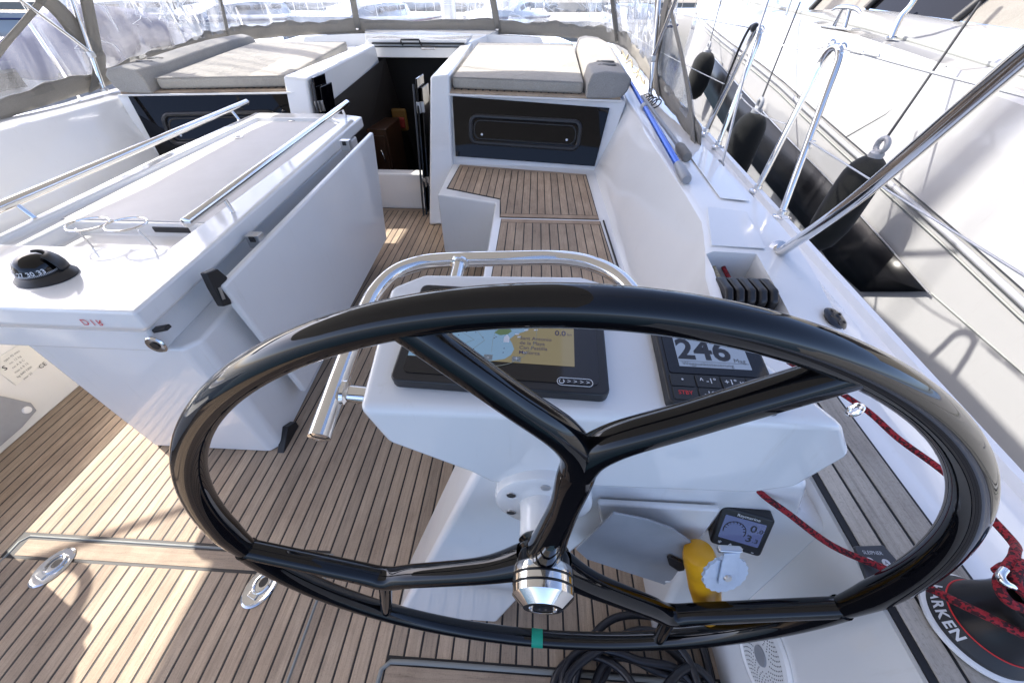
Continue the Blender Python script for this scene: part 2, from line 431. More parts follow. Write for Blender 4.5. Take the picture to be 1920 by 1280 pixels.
def pull_ring(p, ang, label):
    t_ = thing('lift_handle', label, 'handle', p, 'flush lift handles in the floor hatch')
    q = Matrix.Rotation(ang, 3, 'Z'); p = V(p)
    tr = lambda vs: [p + q @ (v - p) for v in vs]
    vs, fs = g_lathe([(.0, 0), (.060, 0), (.062, .002), (.056, .0050), (.046, .003), (.0, .003)], p, seg=36, sy=.74)
    add('plate', tr(vs), fs, 'chrome', t_)
    vs, fs = g_lathe([(.0, .003), (.015, .003), (.015, .0036), (.0, .0036)], p + V((.012, 0, 0)), seg=28, sy=.8); add('well', tr(vs), fs, 'blackp', t_)
    pts = [p + V((.008 + .028 * math.cos(k / 20 * 6.283), .022 * math.sin(k / 20 * 6.283), .0055)) for k in range(20)]
    add('ring', tr(g_tube(pts, .0042, 8, True)[0]), g_tube(pts, .0042, 8, True)[1], 'chrome', t_)
    vs, fs = g_box(p + V((-.026, 0, .005)), (.018, .03, .005)); add('hinge', tr(vs), fs, 'chrome', t_, bevel=.0015)
pull_ring((-1.515, .318, 0), R(70), 'oval chrome lift handle in the sunlit floor hatch')
pull_ring((-.806, .303, 0), R(70), 'oval chrome lift handle partly behind the wheel rim, in shade')

# ------------------------------------------------------------------ side decks, coamings and hull
def hb(y):                                      # half beam at the toe rail
    return 2.235 if y < 3.5 else max(.05, 2.235 - .031 * (y - 3.5) ** 1.95)
def interp(tab, y):
    if y <= tab[0][0]: return tab[0][1]
    for (a, b), (c, d) in zip(tab[:-1], tab[1:]):
        if y <= c: return b + (d - b) * (y - a) / (c - a)
    return tab[-1][1] + (tab[-1][1] - tab[-2][1]) / (tab[-1][0] - tab[-2][0]) * (y - tab[-1][0])
def side_profile(y):
    t_ = min(1, max(0, (y - .72) / .36)); t_ = t_ * t_ * (3 - 2 * t_)
    L = lambda a, b: a + (b - a) * t_
    k = hb(y) - 2.235
    zt = .618 + .057 * max(-.3, y - .45) if y < 3.2 else .775 + .02 * (y - 3.2)
    f = max(0, y - 1.1) * .026
    top = .70 + .12 * t_ + max(0, y - 3) * .03
    xi = interp([(.45, .562), (.58, .545), (.68, .505), (.80, .497), (.95, .512), (1.08, .548), (1.25, .585), (1.5, .598), (8, .765)], y)
    top = interp([(.45, .70), (.58, .705), (.70, .745), (.82, .772), (1.0, .795), (1.2, .818), (3.0, .82), (8, .97)], y)
    return [(L(.57, .43), L(-.03, .36)), (xi, top - .012), (xi + .02, top),
            (L(.80, .83 + f), top - .004), (L(.86, .885 + f * .6), L(.672, .74) + max(0, y - 2) * .03), (1.0 + k, zt - .004),
            (1.030 + k, zt), (1.036 + k, zt + .022), (1.058 + k, zt + .022), (1.064 + k, zt - .01), (1.0 + k, -1.3), (.5 + min(0, k), -1.3)]
ST = [-1.2, -.4, .1, .45, .52, .58, .63, .68, .74, .80, .88, .95, 1.02, 1.08, 1.16, 1.25, 1.5, 2.0, 2.6, 3.2, 4.0, 5.0, 6.0, 7.0]
secs = [[(px, y, pz) for px, pz in side_profile(y)] for y in ST]
stb = struct(add('starboard_side_deck', *g_loft(secs), 'gel', smooth=40))
add_secs = [[(2 * CL - px, y, pz) for px, pz in side_profile(y)] for y in ST]
prt = struct(add('port_side_deck', *g_loft(add_secs), 'gel', smooth=40))
# recess for the rope clutches
boolean_cut(stb, *g_prism([(.522, .785, .60), (.685, .785, .60), (.690, 1.055, .60), (.545, 1.06, .60)], (0, 0, .3)))
# foredeck
fs_ = []
for y in (4.9, 5.6, 6.5, 7.5, 8.5, 9.5, 10.4):
    b_ = hb(y) - .06; zc = 1.06 - .045 * (y - 4.9); ze = .76 + .02 * (y - 4.9)
    fs_.append([(CL - b_, y, -1.3), (CL - b_, y, ze), (CL - b_ * .66, y, ze + .02), (CL - b_ * .58, y, zc - .02), (CL, y, zc + .03), (CL + b_ * .58, y, zc - .02), (CL + b_ * .66, y, ze + .02), (CL + b_, y, ze), (CL + b_, y, -1.3)])
struct(add('foredeck', *g_loft(fs_), 'gel', smooth=30))
# teak strip along the helm coaming
strip = struct(prism('coaming_deck', [(.556, -.6, .704), (.715, -.6, .704), (.715, .60, .704), (.556, .60, .704)], (0, 0, .003), 'caulk', smooth=0))
for a, b in ((.568, .603), (.609, .655), (.661, .709)): board(strip, a, b, -.6, .595, .7090, 'teak_grey', .004)

# ------------------------------------------------------------------ starboard bench
bench = struct(prism('starboard_bench', [(-.60, 2.98, 0), (-.60, 2.395, 0), (-.215, 2.285, 0), (-.195, .74, 0), (.47, .74, 0), (.47, 2.98, 0)], (0, 0, .424), 'gel', bevel=.012))
deck = [(-.538, 2.955), (-.556, 2.49), (-.19, 2.33), (-.172, 2.075), (.398, 2.075), (.392, 2.80)]
prism('caulk_bed', [(a, b, .4245) for a, b in deck], (0, 0, .002), 'caulk', bench, smooth=0)
inner = [(-.532, 2.915), (-.545, 2.497), (-.186, 2.338), (-.166, 2.125), (.392, 2.125), (.386, 2.77)]
deck_boards(bench, inner, .4290, -.556, .40, .0462, .0056, 'teak', .004)
prism('margin_board', [(-.537, 2.921, .4255), (.386, 2.776, .4255), (.392, 2.797, .4255), (-.537, 2.952, .4255)], (0, 0, .0036), 'teak_x', bench, smooth=0)
prism('margin_board', [(-.168, 2.079, .4255), (.396, 2.079, .4255), (.394, 2.12, .4255), (-.168, 2.12, .4255)], (0, 0, .0036), 'teak_x', bench, smooth=0)
deck2 = [(-.168, .8), (.43, .8), (.402, 2.055), (-.162, 2.055)]
prism('caulk_bed', [(a, b, .4245) for a, b in deck2], (0, 0, .002), 'caulk', bench, smooth=0)
deck_boards(bench, [(-.163, .81), (.424, .81), (.397, 2.005), (-.158, 2.005)], .4290, -.166, .43, .0462, .0056, 'teak', .004)
prism('margin_board', [(-.158, 2.011, .4255), (.397, 2.011, .4255), (.396, 2.05, .4255), (-.158, 2.05, .4255)], (0, 0, .0036), 'teak_x', bench, smooth=0)
tube('hatch_gap', [(.420, 2.06, .428), (.437, .8, .428)], .005, 'caulk', bench, seg=6)
# port bench (behind the table)
pb = struct(prism('port_bench', [(-2.11, 2.98, 0), (-2.11, -.6, 0), (-2.84, -.6, 0), (-2.84, 2.98, 0)], (0, 0, .43), 'gel_cream', bevel=.012))

# ------------------------------------------------------------------ cabin bulkhead, companionway walls, coachroof
PA, PB, PC_ = V((-.59, 3.03, .45)), V((.46, 2.90, .45)), V((-.59, 3.15, .83))
PN = (PB - PA).cross(PC_ - PA).normalized()     # starboard panel plane
if PN.y > 0: PN = -PN
mir = lambda p: V((2 * CL - p[0], p[1], p[2]))
QA = mir(PA); QN = V((-PN.x, PN.y, PN.z))
def pl(x_, z_, A=PA, n=PN, d=0):                # point of the panel plane at given x, z
    y_ = A.y - (n.x * (x_ - A.x) + n.z * (z_ - A.z)) / n.y
    return V((x_, y_, z_)) + n * d
bk = MB()
bk.put(*g_prism([pl(-.66, .38, d=-.012), pl(.50, .38, d=-.012), pl(.62, .838, d=-.012), pl(-.66, .846, d=-.012)], -PN * .08))
bulk = struct(bk.build('cabin_bulkhead', 'gel', smooth=0))
bk2 = [mir(p) for p in (pl(-.66, .38, d=-.012), pl(.50, .38, d=-.012), pl(.62, .838, d=-.012), pl(-.66, .846, d=-.012))]
struct(prism('cabin_bulkhead', bk2, -QN * .08, 'gel', smooth=0))
def hexa(name, a, b, mat='gel', bevel=.014, **k):
    return add(name, a + b, [(3, 2, 1, 0), (4, 5, 6, 7), (0, 1, 5, 4), (1, 2, 6, 5), (2, 3, 7, 6), (3, 0, 4, 7)], mat, bevel=bevel, **k)
struct(hexa('companionway_wall', [V((-.805, 2.82, 0)), V((-.60, 2.86, 0)), V((-.597, 3.16, .957)), V((-.732, 3.15, .947))],
            [V((-.80, 4.9, 0)), V((-.58, 4.9, 0)), V((-.60, 4.55, 1.035)), V((-.70, 4.55, 1.03))], bevel=.018))
struct(hexa('companionway_wall', [V((-1.80, 2.86, 0)), V((-1.62, 2.82, 0)), V((-1.625, 3.15, .925)), V((-1.80, 3.16, .94))],
            [V((-1.80, 4.9, .2)), V((-1.60, 4.9, .2)), V((-1.455, 4.25, 1.03)), V((-1.57, 4.30, 1.035))], bevel=.018))
struct(box('companionway_sill', (-1.22, 3.19, .14), (.84, .11, .30), 'gel', bevel=.02))
# coachroof decks that carry the sun pads
zr = lambda y: .846 + .068 * (y - 3.17)
def roof(name, x0, x1, xb0, xb1):
    lo = [(x0, 3.12, .70), (x1, 3.02, .70), (xb1, 5.2, .70), (xb0, 5.2, .70)]
    hi = [(x0, 3.17, zr(3.17)), (x1, 3.05, zr(3.17) - .008), (xb1, 5.2, zr(5.2)), (xb0, 5.2, zr(5.2))]
    return struct(add(name, lo + hi, [(0, 3, 2, 1), (4, 5, 6, 7), (0, 1, 5, 4), (1, 2, 6, 5), (2, 3, 7, 6), (3, 0, 4, 7)], 'gel', bevel=.01))
roof('coachroof', -.64, .63, -.64, .80)
roof('coachroof', -1.76, -2.99, -1.72, -3.16)
struct(hexa('coachroof', [V((-1.60, 4.42, .95)), V((-.62, 4.42, .95)), V((-.62, 4.42, 1.035)), V((-1.60, 4.42, 1.035))],
            [V((-1.9, 5.3, .95)), V((-.4, 5.3, .95)), V((-.4, 5.3, 1.08)), V((-1.9, 5.3, 1.08))], bevel=.012))
# lintel with the slots of the sliding hatch
ln = struct(box('companionway_lintel', (-1.10, 4.40, .965), (1.0, .04, .085), 'gel', bevel=.006))
hat = thing('sliding_hatch', 'white sliding companionway hatch with black grab handle', 'hatch', (-1.1, 4.40, 1.03))
box('hatch_panel', (-1.10, 4.66, 1.048), (.92, .58, .026), 'gel', hat, bevel=.006)
box('slot', (-1.09, 4.362, 1.030), (.86, .012, .012), 'caulk', hat); box('slot', (-1.09, 4.355, 1.006), (.88, .012, .009), 'caulk', hat)
tube('grab_handle', [(-1.23, 4.35, 1.02), (-1.23, 4.30, 1.05), (-1.225, 4.30, 1.062), (-1.06, 4.30, 1.062), (-1.055, 4.30, 1.05), (-1.055, 4.35, 1.02)], .0075, 'blackp', hat, seg=8)
box('latch', (-1.0, 4.37, 1.0), (.13, .02, .028), 'chrome', hat, bevel=.004)
# cabin interior, its shade put into a near-black colour
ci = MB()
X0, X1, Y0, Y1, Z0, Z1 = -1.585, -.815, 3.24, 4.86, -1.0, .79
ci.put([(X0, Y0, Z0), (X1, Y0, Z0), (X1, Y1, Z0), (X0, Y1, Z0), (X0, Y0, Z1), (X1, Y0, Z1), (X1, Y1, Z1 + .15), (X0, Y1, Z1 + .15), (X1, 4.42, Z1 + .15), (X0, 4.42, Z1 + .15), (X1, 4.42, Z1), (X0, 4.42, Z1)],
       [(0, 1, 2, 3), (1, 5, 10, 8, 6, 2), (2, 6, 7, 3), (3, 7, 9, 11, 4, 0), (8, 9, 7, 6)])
ci.put([(-1.590, 3.0, -.2), (-1.590, 3.26, .74), (-1.425, 4.378, .925), (-1.42, 4.85, -.2)], [(0, 1, 2, 3)])  # dark sheet over the white port wall, standing in for shade
struct(ci.build('cabin_interior_shade', 'dark', smooth=0, fix=False))
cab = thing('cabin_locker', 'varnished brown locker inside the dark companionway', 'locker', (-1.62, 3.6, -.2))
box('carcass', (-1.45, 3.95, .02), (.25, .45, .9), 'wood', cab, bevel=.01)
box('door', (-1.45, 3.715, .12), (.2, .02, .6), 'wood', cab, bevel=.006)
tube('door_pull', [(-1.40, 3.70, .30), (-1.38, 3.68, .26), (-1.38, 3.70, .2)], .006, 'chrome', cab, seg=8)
ex = thing('fire_blanket', 'small red and yellow pouch hanging inside the companionway', 'pouch', (-1.55, 4.3, .35))
box('pouch', (-1.36, 4.3, .42), (.15, .05, .2), plain('pouch_yellow', (.16, .08, .01), .6), ex, bevel=.02)
box('flap', (-1.35, 4.265, .40), (.09, .03, .10), plain('pouch_red', (.22, .015, .01), .6), ex, bevel=.015)

# dark acrylic panels with opening ports
def acrylic(name, corners, frame, A, n, label):
    t_ = thing(name, label, 'window', corners[0])
    prism('panel', corners, n * .012, 'acrylic', t_, bevel=.003)
    ux = (corners[1] - corners[0]).normalized(); uy = n.cross(ux).normalized()
    if uy.z < 0: uy = -uy
    c = sum(frame, V()) / 4; hw = ((frame[1] - frame[0]).length + (frame[2] - frame[3]).length) / 4; hh = ((frame[3] - frame[0]).length + (frame[2] - frame[1]).length) / 4
    rr_ = min(hw, hh) * .55
    def rrect(s, d):
        out = []
        for sx, sy, a0 in ((1, 1, 0), (-1, 1, 90), (-1, -1, 180), (1, -1, 270)):
            for k in range(7):
                a = R(a0 + 15 * k); out.append(c + n * d + ux * (sx * (hw - rr_) + math.cos(a) * rr_ + sx * s) + uy * (sy * (hh - rr_) + math.sin(a) * rr_ + sy * s))
        return out
    f = add('port_frame', *g_tube(rrect(0, .014), .016, 8, True), 'blackp', t_)
    add('inner_seal', *g_tube(rrect(-.026, .016), .006, 6, True), 'blackm', t_)
    prism('port_pane', rrect(-.022, .013), n * .003, 'acrylic', t_, smooth=0)
    for sx in (-.9, .9): lathe('catch', [(0, 0), (.008, 0), (.008, .005), (0, .006)], c + n * .016 + ux * sx * (hw - .05) - uy * (hh - .055), n, 'satin', t_, 12)
    return t_
acrylic('cabin_window', [onp(u, v, PA, PN) for u, v in ((855, 293), (1115, 312), (1143, 203), (849, 181))],
        [onp(u, v, PA, PN) for u, v in ((884, 266), (1086, 281), (1086, 230), (884, 217))], PA, PN, 'black acrylic cabin window above the starboard teak bench')
cq = [pl(-.575, .462), pl(.455, .452), pl(.535, .83), pl(-.575, .838)]
fq = [pl(-.46, .545), pl(.34, .54), pl(.34, .72), pl(-.46, .725)]
acrylic('cabin_window', [mir(p) for p in cq], [mir(p) for p in fq], QA, QN, 'black acrylic cabin window behind the cockpit table')
# teak ledges under the sun pads
for nm, mm in (('s', lambda p: V(p)), ('p', mir)):
    a = [mm(p) for p in ((-.62, 3.145, .848), (.585, 3.015, .843), (.60, 3.10, .849), (-.62, 3.24, .855))]
    lg = struct(prism('teak_ledge', a, (0, 0, .014), 'teak_x', smooth=0))
    e = [mm(p) for p in ((-.63, 3.138, .838), (.60, 3.008, .833), (.60, 3.008, .845), (-.63, 3.138, .850))]
    prism('trim', e, (0, -.012, 0), 'whitepl', lg, bevel=.003)
    for k in range(22):
        f_ = k / 22; px_ = -.58 + 1.14 * f_
        q = [mm((px_, 3.185 - .13 * f_, .864)), mm((px_ + .012, 3.183 - .13 * f_, .864)), mm((px_ + .012, 3.225 - .13 * f_, .866)), mm((px_, 3.225 - .13 * f_, .866))]
        prism('slot', q, (0, 0, .002), 'caulk', lg, smooth=0)
# folding companionway doors
def door(xs, label, flip):
    t_ = thing('companionway_door', label, 'door', (xs[0], 3.0, .05), 'folding companionway doors')
    for i, xx in enumerate(xs):
        yb = 2.90 + .025 * i
        prism('leaf', [(xx, yb, .05), (xx, yb + .27, .93 - .06 * i), (xx, yb + .48, .93 - .06 * i), (xx, yb + .22, .05)], (.014, 0, 0), 'acrylic', t_, bevel=.004)
        for zz in (.28, .76): box('hinge', (xx + .007, yb + .31 * zz - .006, zz), (.03, .014, .07), 'satin', t_, bevel=.003)
    tube('edge_rod', [(xs[0] - .012 * flip, 2.885, .05), (xs[0] - .012 * flip, 3.15, .90)], .008, 'blackp', t_, seg=8)
door((-.845, -.822), 'black folding companionway door open against the starboard post', 1)
door((-1.598, -1.575), 'black folding companionway door open against the port post', -1)

# ------------------------------------------------------------------ cockpit table
tb = thing('cockpit_table', 'glossy white cockpit table with steel grab rails, tray and hanging leaf', 'table', (-1.25, .76, 0))
TZ = .78
outl = [(-1.76, .70), (-1.00, .70), (-1.022, 1.10), (-1.125, 2.76), (-1.30, 2.83), (-1.885, 2.83), (-1.86, 1.9)]
outb = [(-1.74, .722), (-1.052, .722), (-1.075, 1.10), (-1.17, 2.70), (-1.33, 2.79), (-1.86, 2.79), (-1.84, 1.9)]
top = add('table_top', *g_loft([[(a, b, TZ - .092) for a, b in outb], [(a, b, TZ - .058) for a, b in outl], [(a, b, TZ) for a, b in outl]]), 'gel', tb, bevel=.016, seg=4)
boolean_cut(top, *g_prism([(-1.76, 1.02, TZ - .022), (-1.15, 1.02, TZ - .022), (-1.215, 2.62, TZ - .022), (-1.30, 2.70, TZ - .022), (-1.80, 2.70, TZ - .022)], (0, 0, .1)))
boolean_cut(top, *g_prism([(-1.70, 1.05, TZ - .07), (-1.17, 1.05, TZ - .07), (-1.178, 1.23, TZ - .07), (-1.70, 1.23, TZ - .07)], (0, 0, .2)))
M['liner'] = plain('matte_tray', (.60, .60, .61), .55, bscale=220, bstr=.12, mott=.03)
prism('tray_liner', [(-1.745, 1.245, TZ - .0218), (-1.175, 1.245, TZ - .0218), (-1.230, 2.61, TZ - .0218), (-1.31, 2.685, TZ - .0218), (-1.785, 2.685, TZ - .0218)], (0, 0, .003), 'liner', tb, bevel=.001)
# body under the top and the pedestal down to the floor
add('body', *g_prism([(-1.70, .742, TZ - .19), (-1.07, .742, TZ - .19), (-1.085, 1.0, TZ - .19), (-1.15, 2.66, TZ - .19), (-1.80, 2.70, TZ - .19)], (0, 0, .10)), 'gel', tb, bevel=.012)
lo = [(-1.515, .765, 0), (-1.02, .765, 0), (-.985, .80, 0), (-1.07, 2.2, 0), (-1.515, 2.2, 0)]
hi = [(-1.535, .757, TZ - .185), (-1.03, .757, TZ - .185), (-.995, .80, TZ - .185), (-1.08, 2.4, TZ - .185), (-1.60, 2.4, TZ - .185)]
add('pedestal', *g_loft([lo, hi]), 'gel', tb, bevel=.014)
# groove and latch on the aft face
lathe('latch', [(0, 0), (.028, 0), (.030, .003), (.026, .007), (.018, .0065), (0, .005)], yat(294, 645, .741), (0, -1, 0), 'chrome', tb, 28)
lathe('latch_core', [(0, .0065), (.013, .0065), (.013, .009), (0, .009)], yat(294, 645, .741), (0, -1, 0), 'blackp', tb, 20)
box('finger_slot', (-1.06, .765, .665), (.075, .02, .012), 'blackp', tb, bevel=.003, rot=Matrix.Rotation(R(-14), 3, 'Y'))
text('lettering', 'D I R', yat(172, 604, .6985), (1, 0, 0), (0, 0, 1), .028, 'print_red', tb, mirror=True)
# hanging leaf
LT = [V((-.925, .905, .722)), V((-1.008, 2.60, .728)), V((-1.003, 2.40, .095)), V((-.925, .985, .125))]
lf = prism('leaf', LT, (-.03, 0, 0), 'gel', tb, bevel=.010)
for u, v in ((481, 450), (649, 272)):
    p = xat(u, v, -.985)
    h_ = box('hinge', p, (.05, .035, .05), 'satin', tb, bevel=.003); box('hinge_pin', p + V((.0, -.019, .012)), (.02, .006, .02), 'blackp', tb, bevel=.002)
br = prism('corner_bracket', [xat(u, v, -.935) for u, v in ((387, 512), (408, 503), (428, 520), (424, 533), (436, 570), (420, 575), (400, 540))], (-.022, 0, 0), 'blackp', tb, bevel=.004)
prism('bracket_slot', [xat(u, v, -.9335) for u, v in ((408, 540), (413, 538), (422, 560), (417, 562))], (.002, 0, 0), 'satin', br, smooth=0)
fh = prism('foot_hinge', [xat(u, v, -.965) for u, v in ((540, 800), (556, 790), (562, 800), (552, 828), (548, 850), (536, 862), (532, 850))], (-.03, 0, 0), 'blackp', tb, bevel=.004)
# rails
def rail(a, b, posts, drop):
    a, b = V(a), V(b)
    r_ = tube('grab_rail', [a, b], .0165, 'chrome', tb, seg=20)
    d = (b - a).normalized()
    for e, s_ in ((a, -1), (b, 1)): lathe('end_cap', [(.0168, -.004), (.0168, .003), (.013, .0055), (0, .006)], e, d * s_, 'chrome', r_, 20)
    for f in posts:
        p = a.lerp(b, f); q = V((p.x + drop, p.y, TZ - .008))
        tube('rail_post', [p, q], .0085, 'chrome', r_, seg=14); lathe('post_foot', [(0, 0), (.013, 0), (.013, .006), (.009, .009), (0, .009)], q - V((0, 0, 0)), (0, 0, 1), 'chrome', r_, 18)
rail((-1.098, 1.085, .838), (-1.245, 2.86, .838), (.12, .93), .012)
rail((-1.795, .80, .838), (-1.925, 2.84, .838), (.20, .90), .03)
# bottle rings
for (cx_, cy_, fx, fy) in ((-1.42, 1.068, -1.432, 1.045), (-1.297, 1.075, -1.20, 1.045)):
    pts = [V((cx_ + .060 * math.cos(a), cy_ + .050 * math.sin(a), .832)) for a in [6.283 * k / 32 for k in range(32)]]
    rg = add('bottle_ring', *g_tube(pts, .0032, 8, True), 'chrome', tb)
    tube('ring_leg', [(fx + (cx_ - fx) * .25, fy - .01, .832), (fx, fy, TZ - .068)], .003, 'chrome', rg, seg=8)
box('drain_slot', (-1.32, 1.232, TZ - .045), (.14, .012, .022), 'blackp', tb, bevel=.004)
for u, v in ((445, 258), (548, 226)):
    p = lvl(u, v, TZ - .0186)
    l_ = lathe('flush_catch', [(0, 0), (.030, 0), (.030, .003), (.024, .005), (0, .005)], p, (0, 0, 1), 'chrome', tb, 24); lathe('catch_well', [(0, .0052), (.012, .0052), (.010, .006), (0, .006)], p + V((.008, 0, 0)), (0, 0, 1), 'blackp', l_, 14)
# compass
cp = V((-1.383, .845, TZ))
co_ = thing('compass', 'black domed steering compass on the aft rim of the table', 'compass', cp)
lathe('base', [(0, 0), (.072, 0), (.074, .004), (.068, .010), (.060, .018), (.050, .022), (0, .022)], cp + V((.006, 0, 0)), (0, 0, 1), 'blackp', co_, 40, sx=1.08, sy=.82)
lathe('card', [(0, .022), (.043, .022), (.044, .030), (.036, .040), (0, .042)], cp, (0, 0, 1), 'blackp', co_, 40, sy=.9)
lathe('dome', [(.051, .020), (.051, .030), (.047, .045), (.038, .058), (.026, .066), (.013, .070), (0, .071)], cp, (0, 0, 1), 'black', co_, 40, sy=.9)
vz = []
for h, r_ in ((.016, .058), (.030, .0575), (.044, .053), (.056, .045), (.064, .036)):
    vz.append([cp + V((r_ * math.cos(a) + .004, r_ * .92 * math.sin(a), h)) for a in [R(0 + 6 * k) for k in range(22)]])
vv = [p for r_ in vz for p in r_]; nv = len(vz[0])
ho_ = add('hood', vv, [(j_ * nv + i_, j_ * nv + i_ + 1, (j_ + 1) * nv + i_ + 1, (j_ + 1) * nv + i_) for j_ in range(4) for i_ in range(nv - 1)], 'blackp', co_, smooth=60, fix=False)
md = ho_.modifiers.new('thickness', 'SOLIDIFY'); md.thickness = .005; md.offset = 1
for k, s_ in enumerate(('21', '24', '27', '30', '33')):
    a = R(-138 + 26 * k)
    d = V((math.cos(a), math.sin(a), 0)); text('lettering', s_, cp + V((d.x * .0515, d.y * .0465, .033)), V((0, 0, 1)).cross(d), V((0, 0, 1)) - d * .2, .017, 'print', co_, bold=.02, depth=.0012)
mk = MB()
for k in range(44):
    a = R(-175 + 4.2 * k); d = V((math.cos(a), math.sin(a), 0)); mk.put(*g_box(cp + V((d.x * .0516, d.y * .0466, .025)), (.0010, .0013, .005), Matrix.Rotation(a, 3, 'Z')))
mk.build('graduations', 'print', co_, smooth=0)['kind'] = 'stuff'
# builder's plate and cover on the port bench front
pl_ = thing('data_plate', 'cream printed data plate on the port bench front', 'label', (-2.106, .9, .2))
q = [xat(u, v, -2.1085) for u, v in ((0, 668), (58, 632), (88, 676), (30, 722), (0, 700))]
prism('plate', q, (.0012, 0, 0), 'label', pl_, smooth=0)
uy_ = V((0, 0, 1)); ux_ = V((0, 1, 0))
for i in range(6):
    p = xat(22 + 6 * i, 667 + 7.5 * i, -2.1065); text('lettering', ('type 42 max', 'no. 12 kg', 'cat A B C', 'max 6 8 12', 'kg 840 1200', 'year 22')[i], p, ux_, uy_, .0125, 'seal', pl_)
text('lettering', 'S', xat(9, 690, -2.1065), ux_, uy_, .026, 'print_dark', pl_, bold=.02); text('lettering', 'CE', xat(80, 685, -2.1065), ux_, uy_, .024, 'print_dark', pl_)
gc = thing('grey_cover', 'grey coated fabric flap with a white snap on the port bench front', 'cover', (-2.09, .8, 0))
prism('flap', [(-2.092, y_, z_) for y_, z_ in ((.30, .36), (.72, .335), (.80, .30), (.885, .095), (.875, .055), (.80, .04), (.30, .03))], (-.012, 0, 0), 'grey_cloth', gc, bevel=.004)
lathe('snap', [(0, 0), (.016, 0), (.014, .006), (0, .008)], (-2.092, .855, .085), (1, 0, 0), 'whitepl', gc, 18)

# ------------------------------------------------------------------ helm console
hc = thing('helm_console', 'white helm console carrying the chart plotter and autopilot, in front of the wheel', 'console', (.1, .45, 0))
Fp = [(-.228, .302, .962), (-.203, .302, .878), (-.082, .297, .811), (-.048, .297, .776), (.370, .297, .788), (.4305, .297, .8135), (.468, .305, .905), (.418, .305, .972)]
Bp = [(-.246, .545, .995), (-.22, .545, .89), (-.09, .53, .75), (-.05, .53, .72), (.32, .50, .72), (.36, .50, .75), (.345, .505, .91), (.300, .505, .992)]
B2 = [(-.19, .592, .997), (-.18, .59, .91), (-.08, .57, .78), (-.05, .57, .76), (.11, .57, .76), (.14, .57, .78), (.15, .585, .92), (.09, .600, .998)]
pod = add('pod', *g_loft([Fp, Bp, B2]), 'gel', hc, bevel=.014, seg=4)
TN = V((0, -.14, 1)).normalized(); TP = V((0, .3, .965))
# front of the pedestal below the pod
def ff(x_, z_): return V((x_, .25 + .08 * z_, z_))
foot = [ff(-.07, .80), ff(-.352, 0), ff(-.048, 0), ff(-.018, .10), ff(.055, .34), ff(.145, .555), ff(.345, .585), ff(.36, .50), ff(.405, .0), ff(.575, 0), ff(.575, .655), ff(.50, .70), ff(.47, .80)]
add('pedestal', *g_prism(foot, (0, .16, 0)), 'gel', hc, bevel=.016, seg=4)
prism('lower_panel', [ff(.135, .735) + V((0, -.004, 0)), ff(.345, .735) + V((0, -.004, 0)), ff(.345, .60) + V((0, -.004, 0)), ff(.165, .615) + V((0, -.004, 0))], (0, -.012, 0), 'gel', hc, bevel=.006)
WC = V((.0397, .1866, .756)); WY, WT = -.0164, .0211
E1 = V((math.cos(WY), math.sin(WY), 0)); NN = V((-math.sin(WY), math.cos(WY), 0)); E2 = V((0, 0, 1)) * math.cos(WT) + NN * math.sin(WT); AX = -(E2.cross(E1)).normalized()
if AX.y > 0: AX = -AX                          # points aft, towards the helmsman
fl = lathe('shaft_flange', [(0, -.035), (.080, -.035), (.082, -.004), (.080, .004), (.074, .008), (.040, .009), (0, .009)], WC - AX * .098, AX, 'gel', hc, 40)
for k in range(6):
    a = R(30 + 60 * k); lathe('bolt', [(0, .007), (.0075, .007), (.0075, .0105), (.004, .0105), (0, .009)], WC - AX * .098 + E1 * .062 * math.cos(a) + E2 * .062 * math.sin(a), AX, 'satin', fl, 14)
lathe('shaft_housing', [(.040, 0), (.037, .035), (.037, .058), (.033, .066), (0, .066)], WC - AX * .098, AX, 'gel', hc, 32)
# grey flap hanging under the panel
gf = thing('fabric_flap', 'grey coated fabric flap with two white snaps below the console', 'flap', ff(.25, .4))
fpts = [(1150, 962), (1215, 975), (1262, 992), (1296, 1016), (1300, 1030), (1262, 1085), (1246, 1096), (1100, 1048), (1080, 1030)]
fl3 = [yat(u, v, .262) for u, v in fpts]
prism('flap', fl3, (0, .004, 0), 'grey_cloth', gf, bevel=.0015)
for u, v in ((1297, 1021), (1252, 1090)): lathe('snap', [(0, 0), (.0065, 0), (.0055, .0012), (0, .0016)], yat(u, v, .2615) , (0, -1, 0), 'whitepl', gf, 16)
prism('strap_tab', [yat(u, v, .259) for u, v in ((1250, 1042), (1256, 1040), (1286, 1054), (1282, 1066), (1272, 1068), (1254, 1056))], (0, -.003, 0), 'blackp', gf, bevel=.001)
# handrail of the console
hr = thing('console_handrail', 'bent stainless grab rail around the helm console', 'handrail', (-.3, .31, .9))
hp = [(-.300, .300, .895), (-.302, .42, .918), (-.303, .54, .936), (-.300, .60, .942), (-.282, .655, .947), (-.25, .69, .949), (-.195, .713, .950), (-.05, .730, .950), (.08, .738, .950), (.15, .715, .948), (.195, .67, .944), (.225, .60, .935)]
tube('rail', hp, .0165, 'chrome', hr, seg=18, sub=5)
tube('stay', [(-.301, .372, .909), (-.205, .372, .90)], .0145, 'chrome', hr, seg=16)
lathe('stay_collar', [(.0145, -.004), (.0205, 0), (.0205, .006), (.0145, .01)], (-.287, .372, .9105), (1, 0, -.12), 'chrome', hr, 20)
tube('stay', [(-.148, .722, .950), (-.148, .575, .935)], .0145, 'chrome', hr, seg=16)
lathe('stay_collar', [(.0145, -.004), (.0205, 0), (.0205, .006), (.0145, .01)], (-.148, .708, .9485), (0, -1, -.1), 'chrome', hr, 20)
lathe('end_cap', [(.0168, 0), (.0168, .003), (.012, .005), (0, .0055)], hp[0], V(hp[0]) - V(hp[1]), 'chrome', hr, 18)
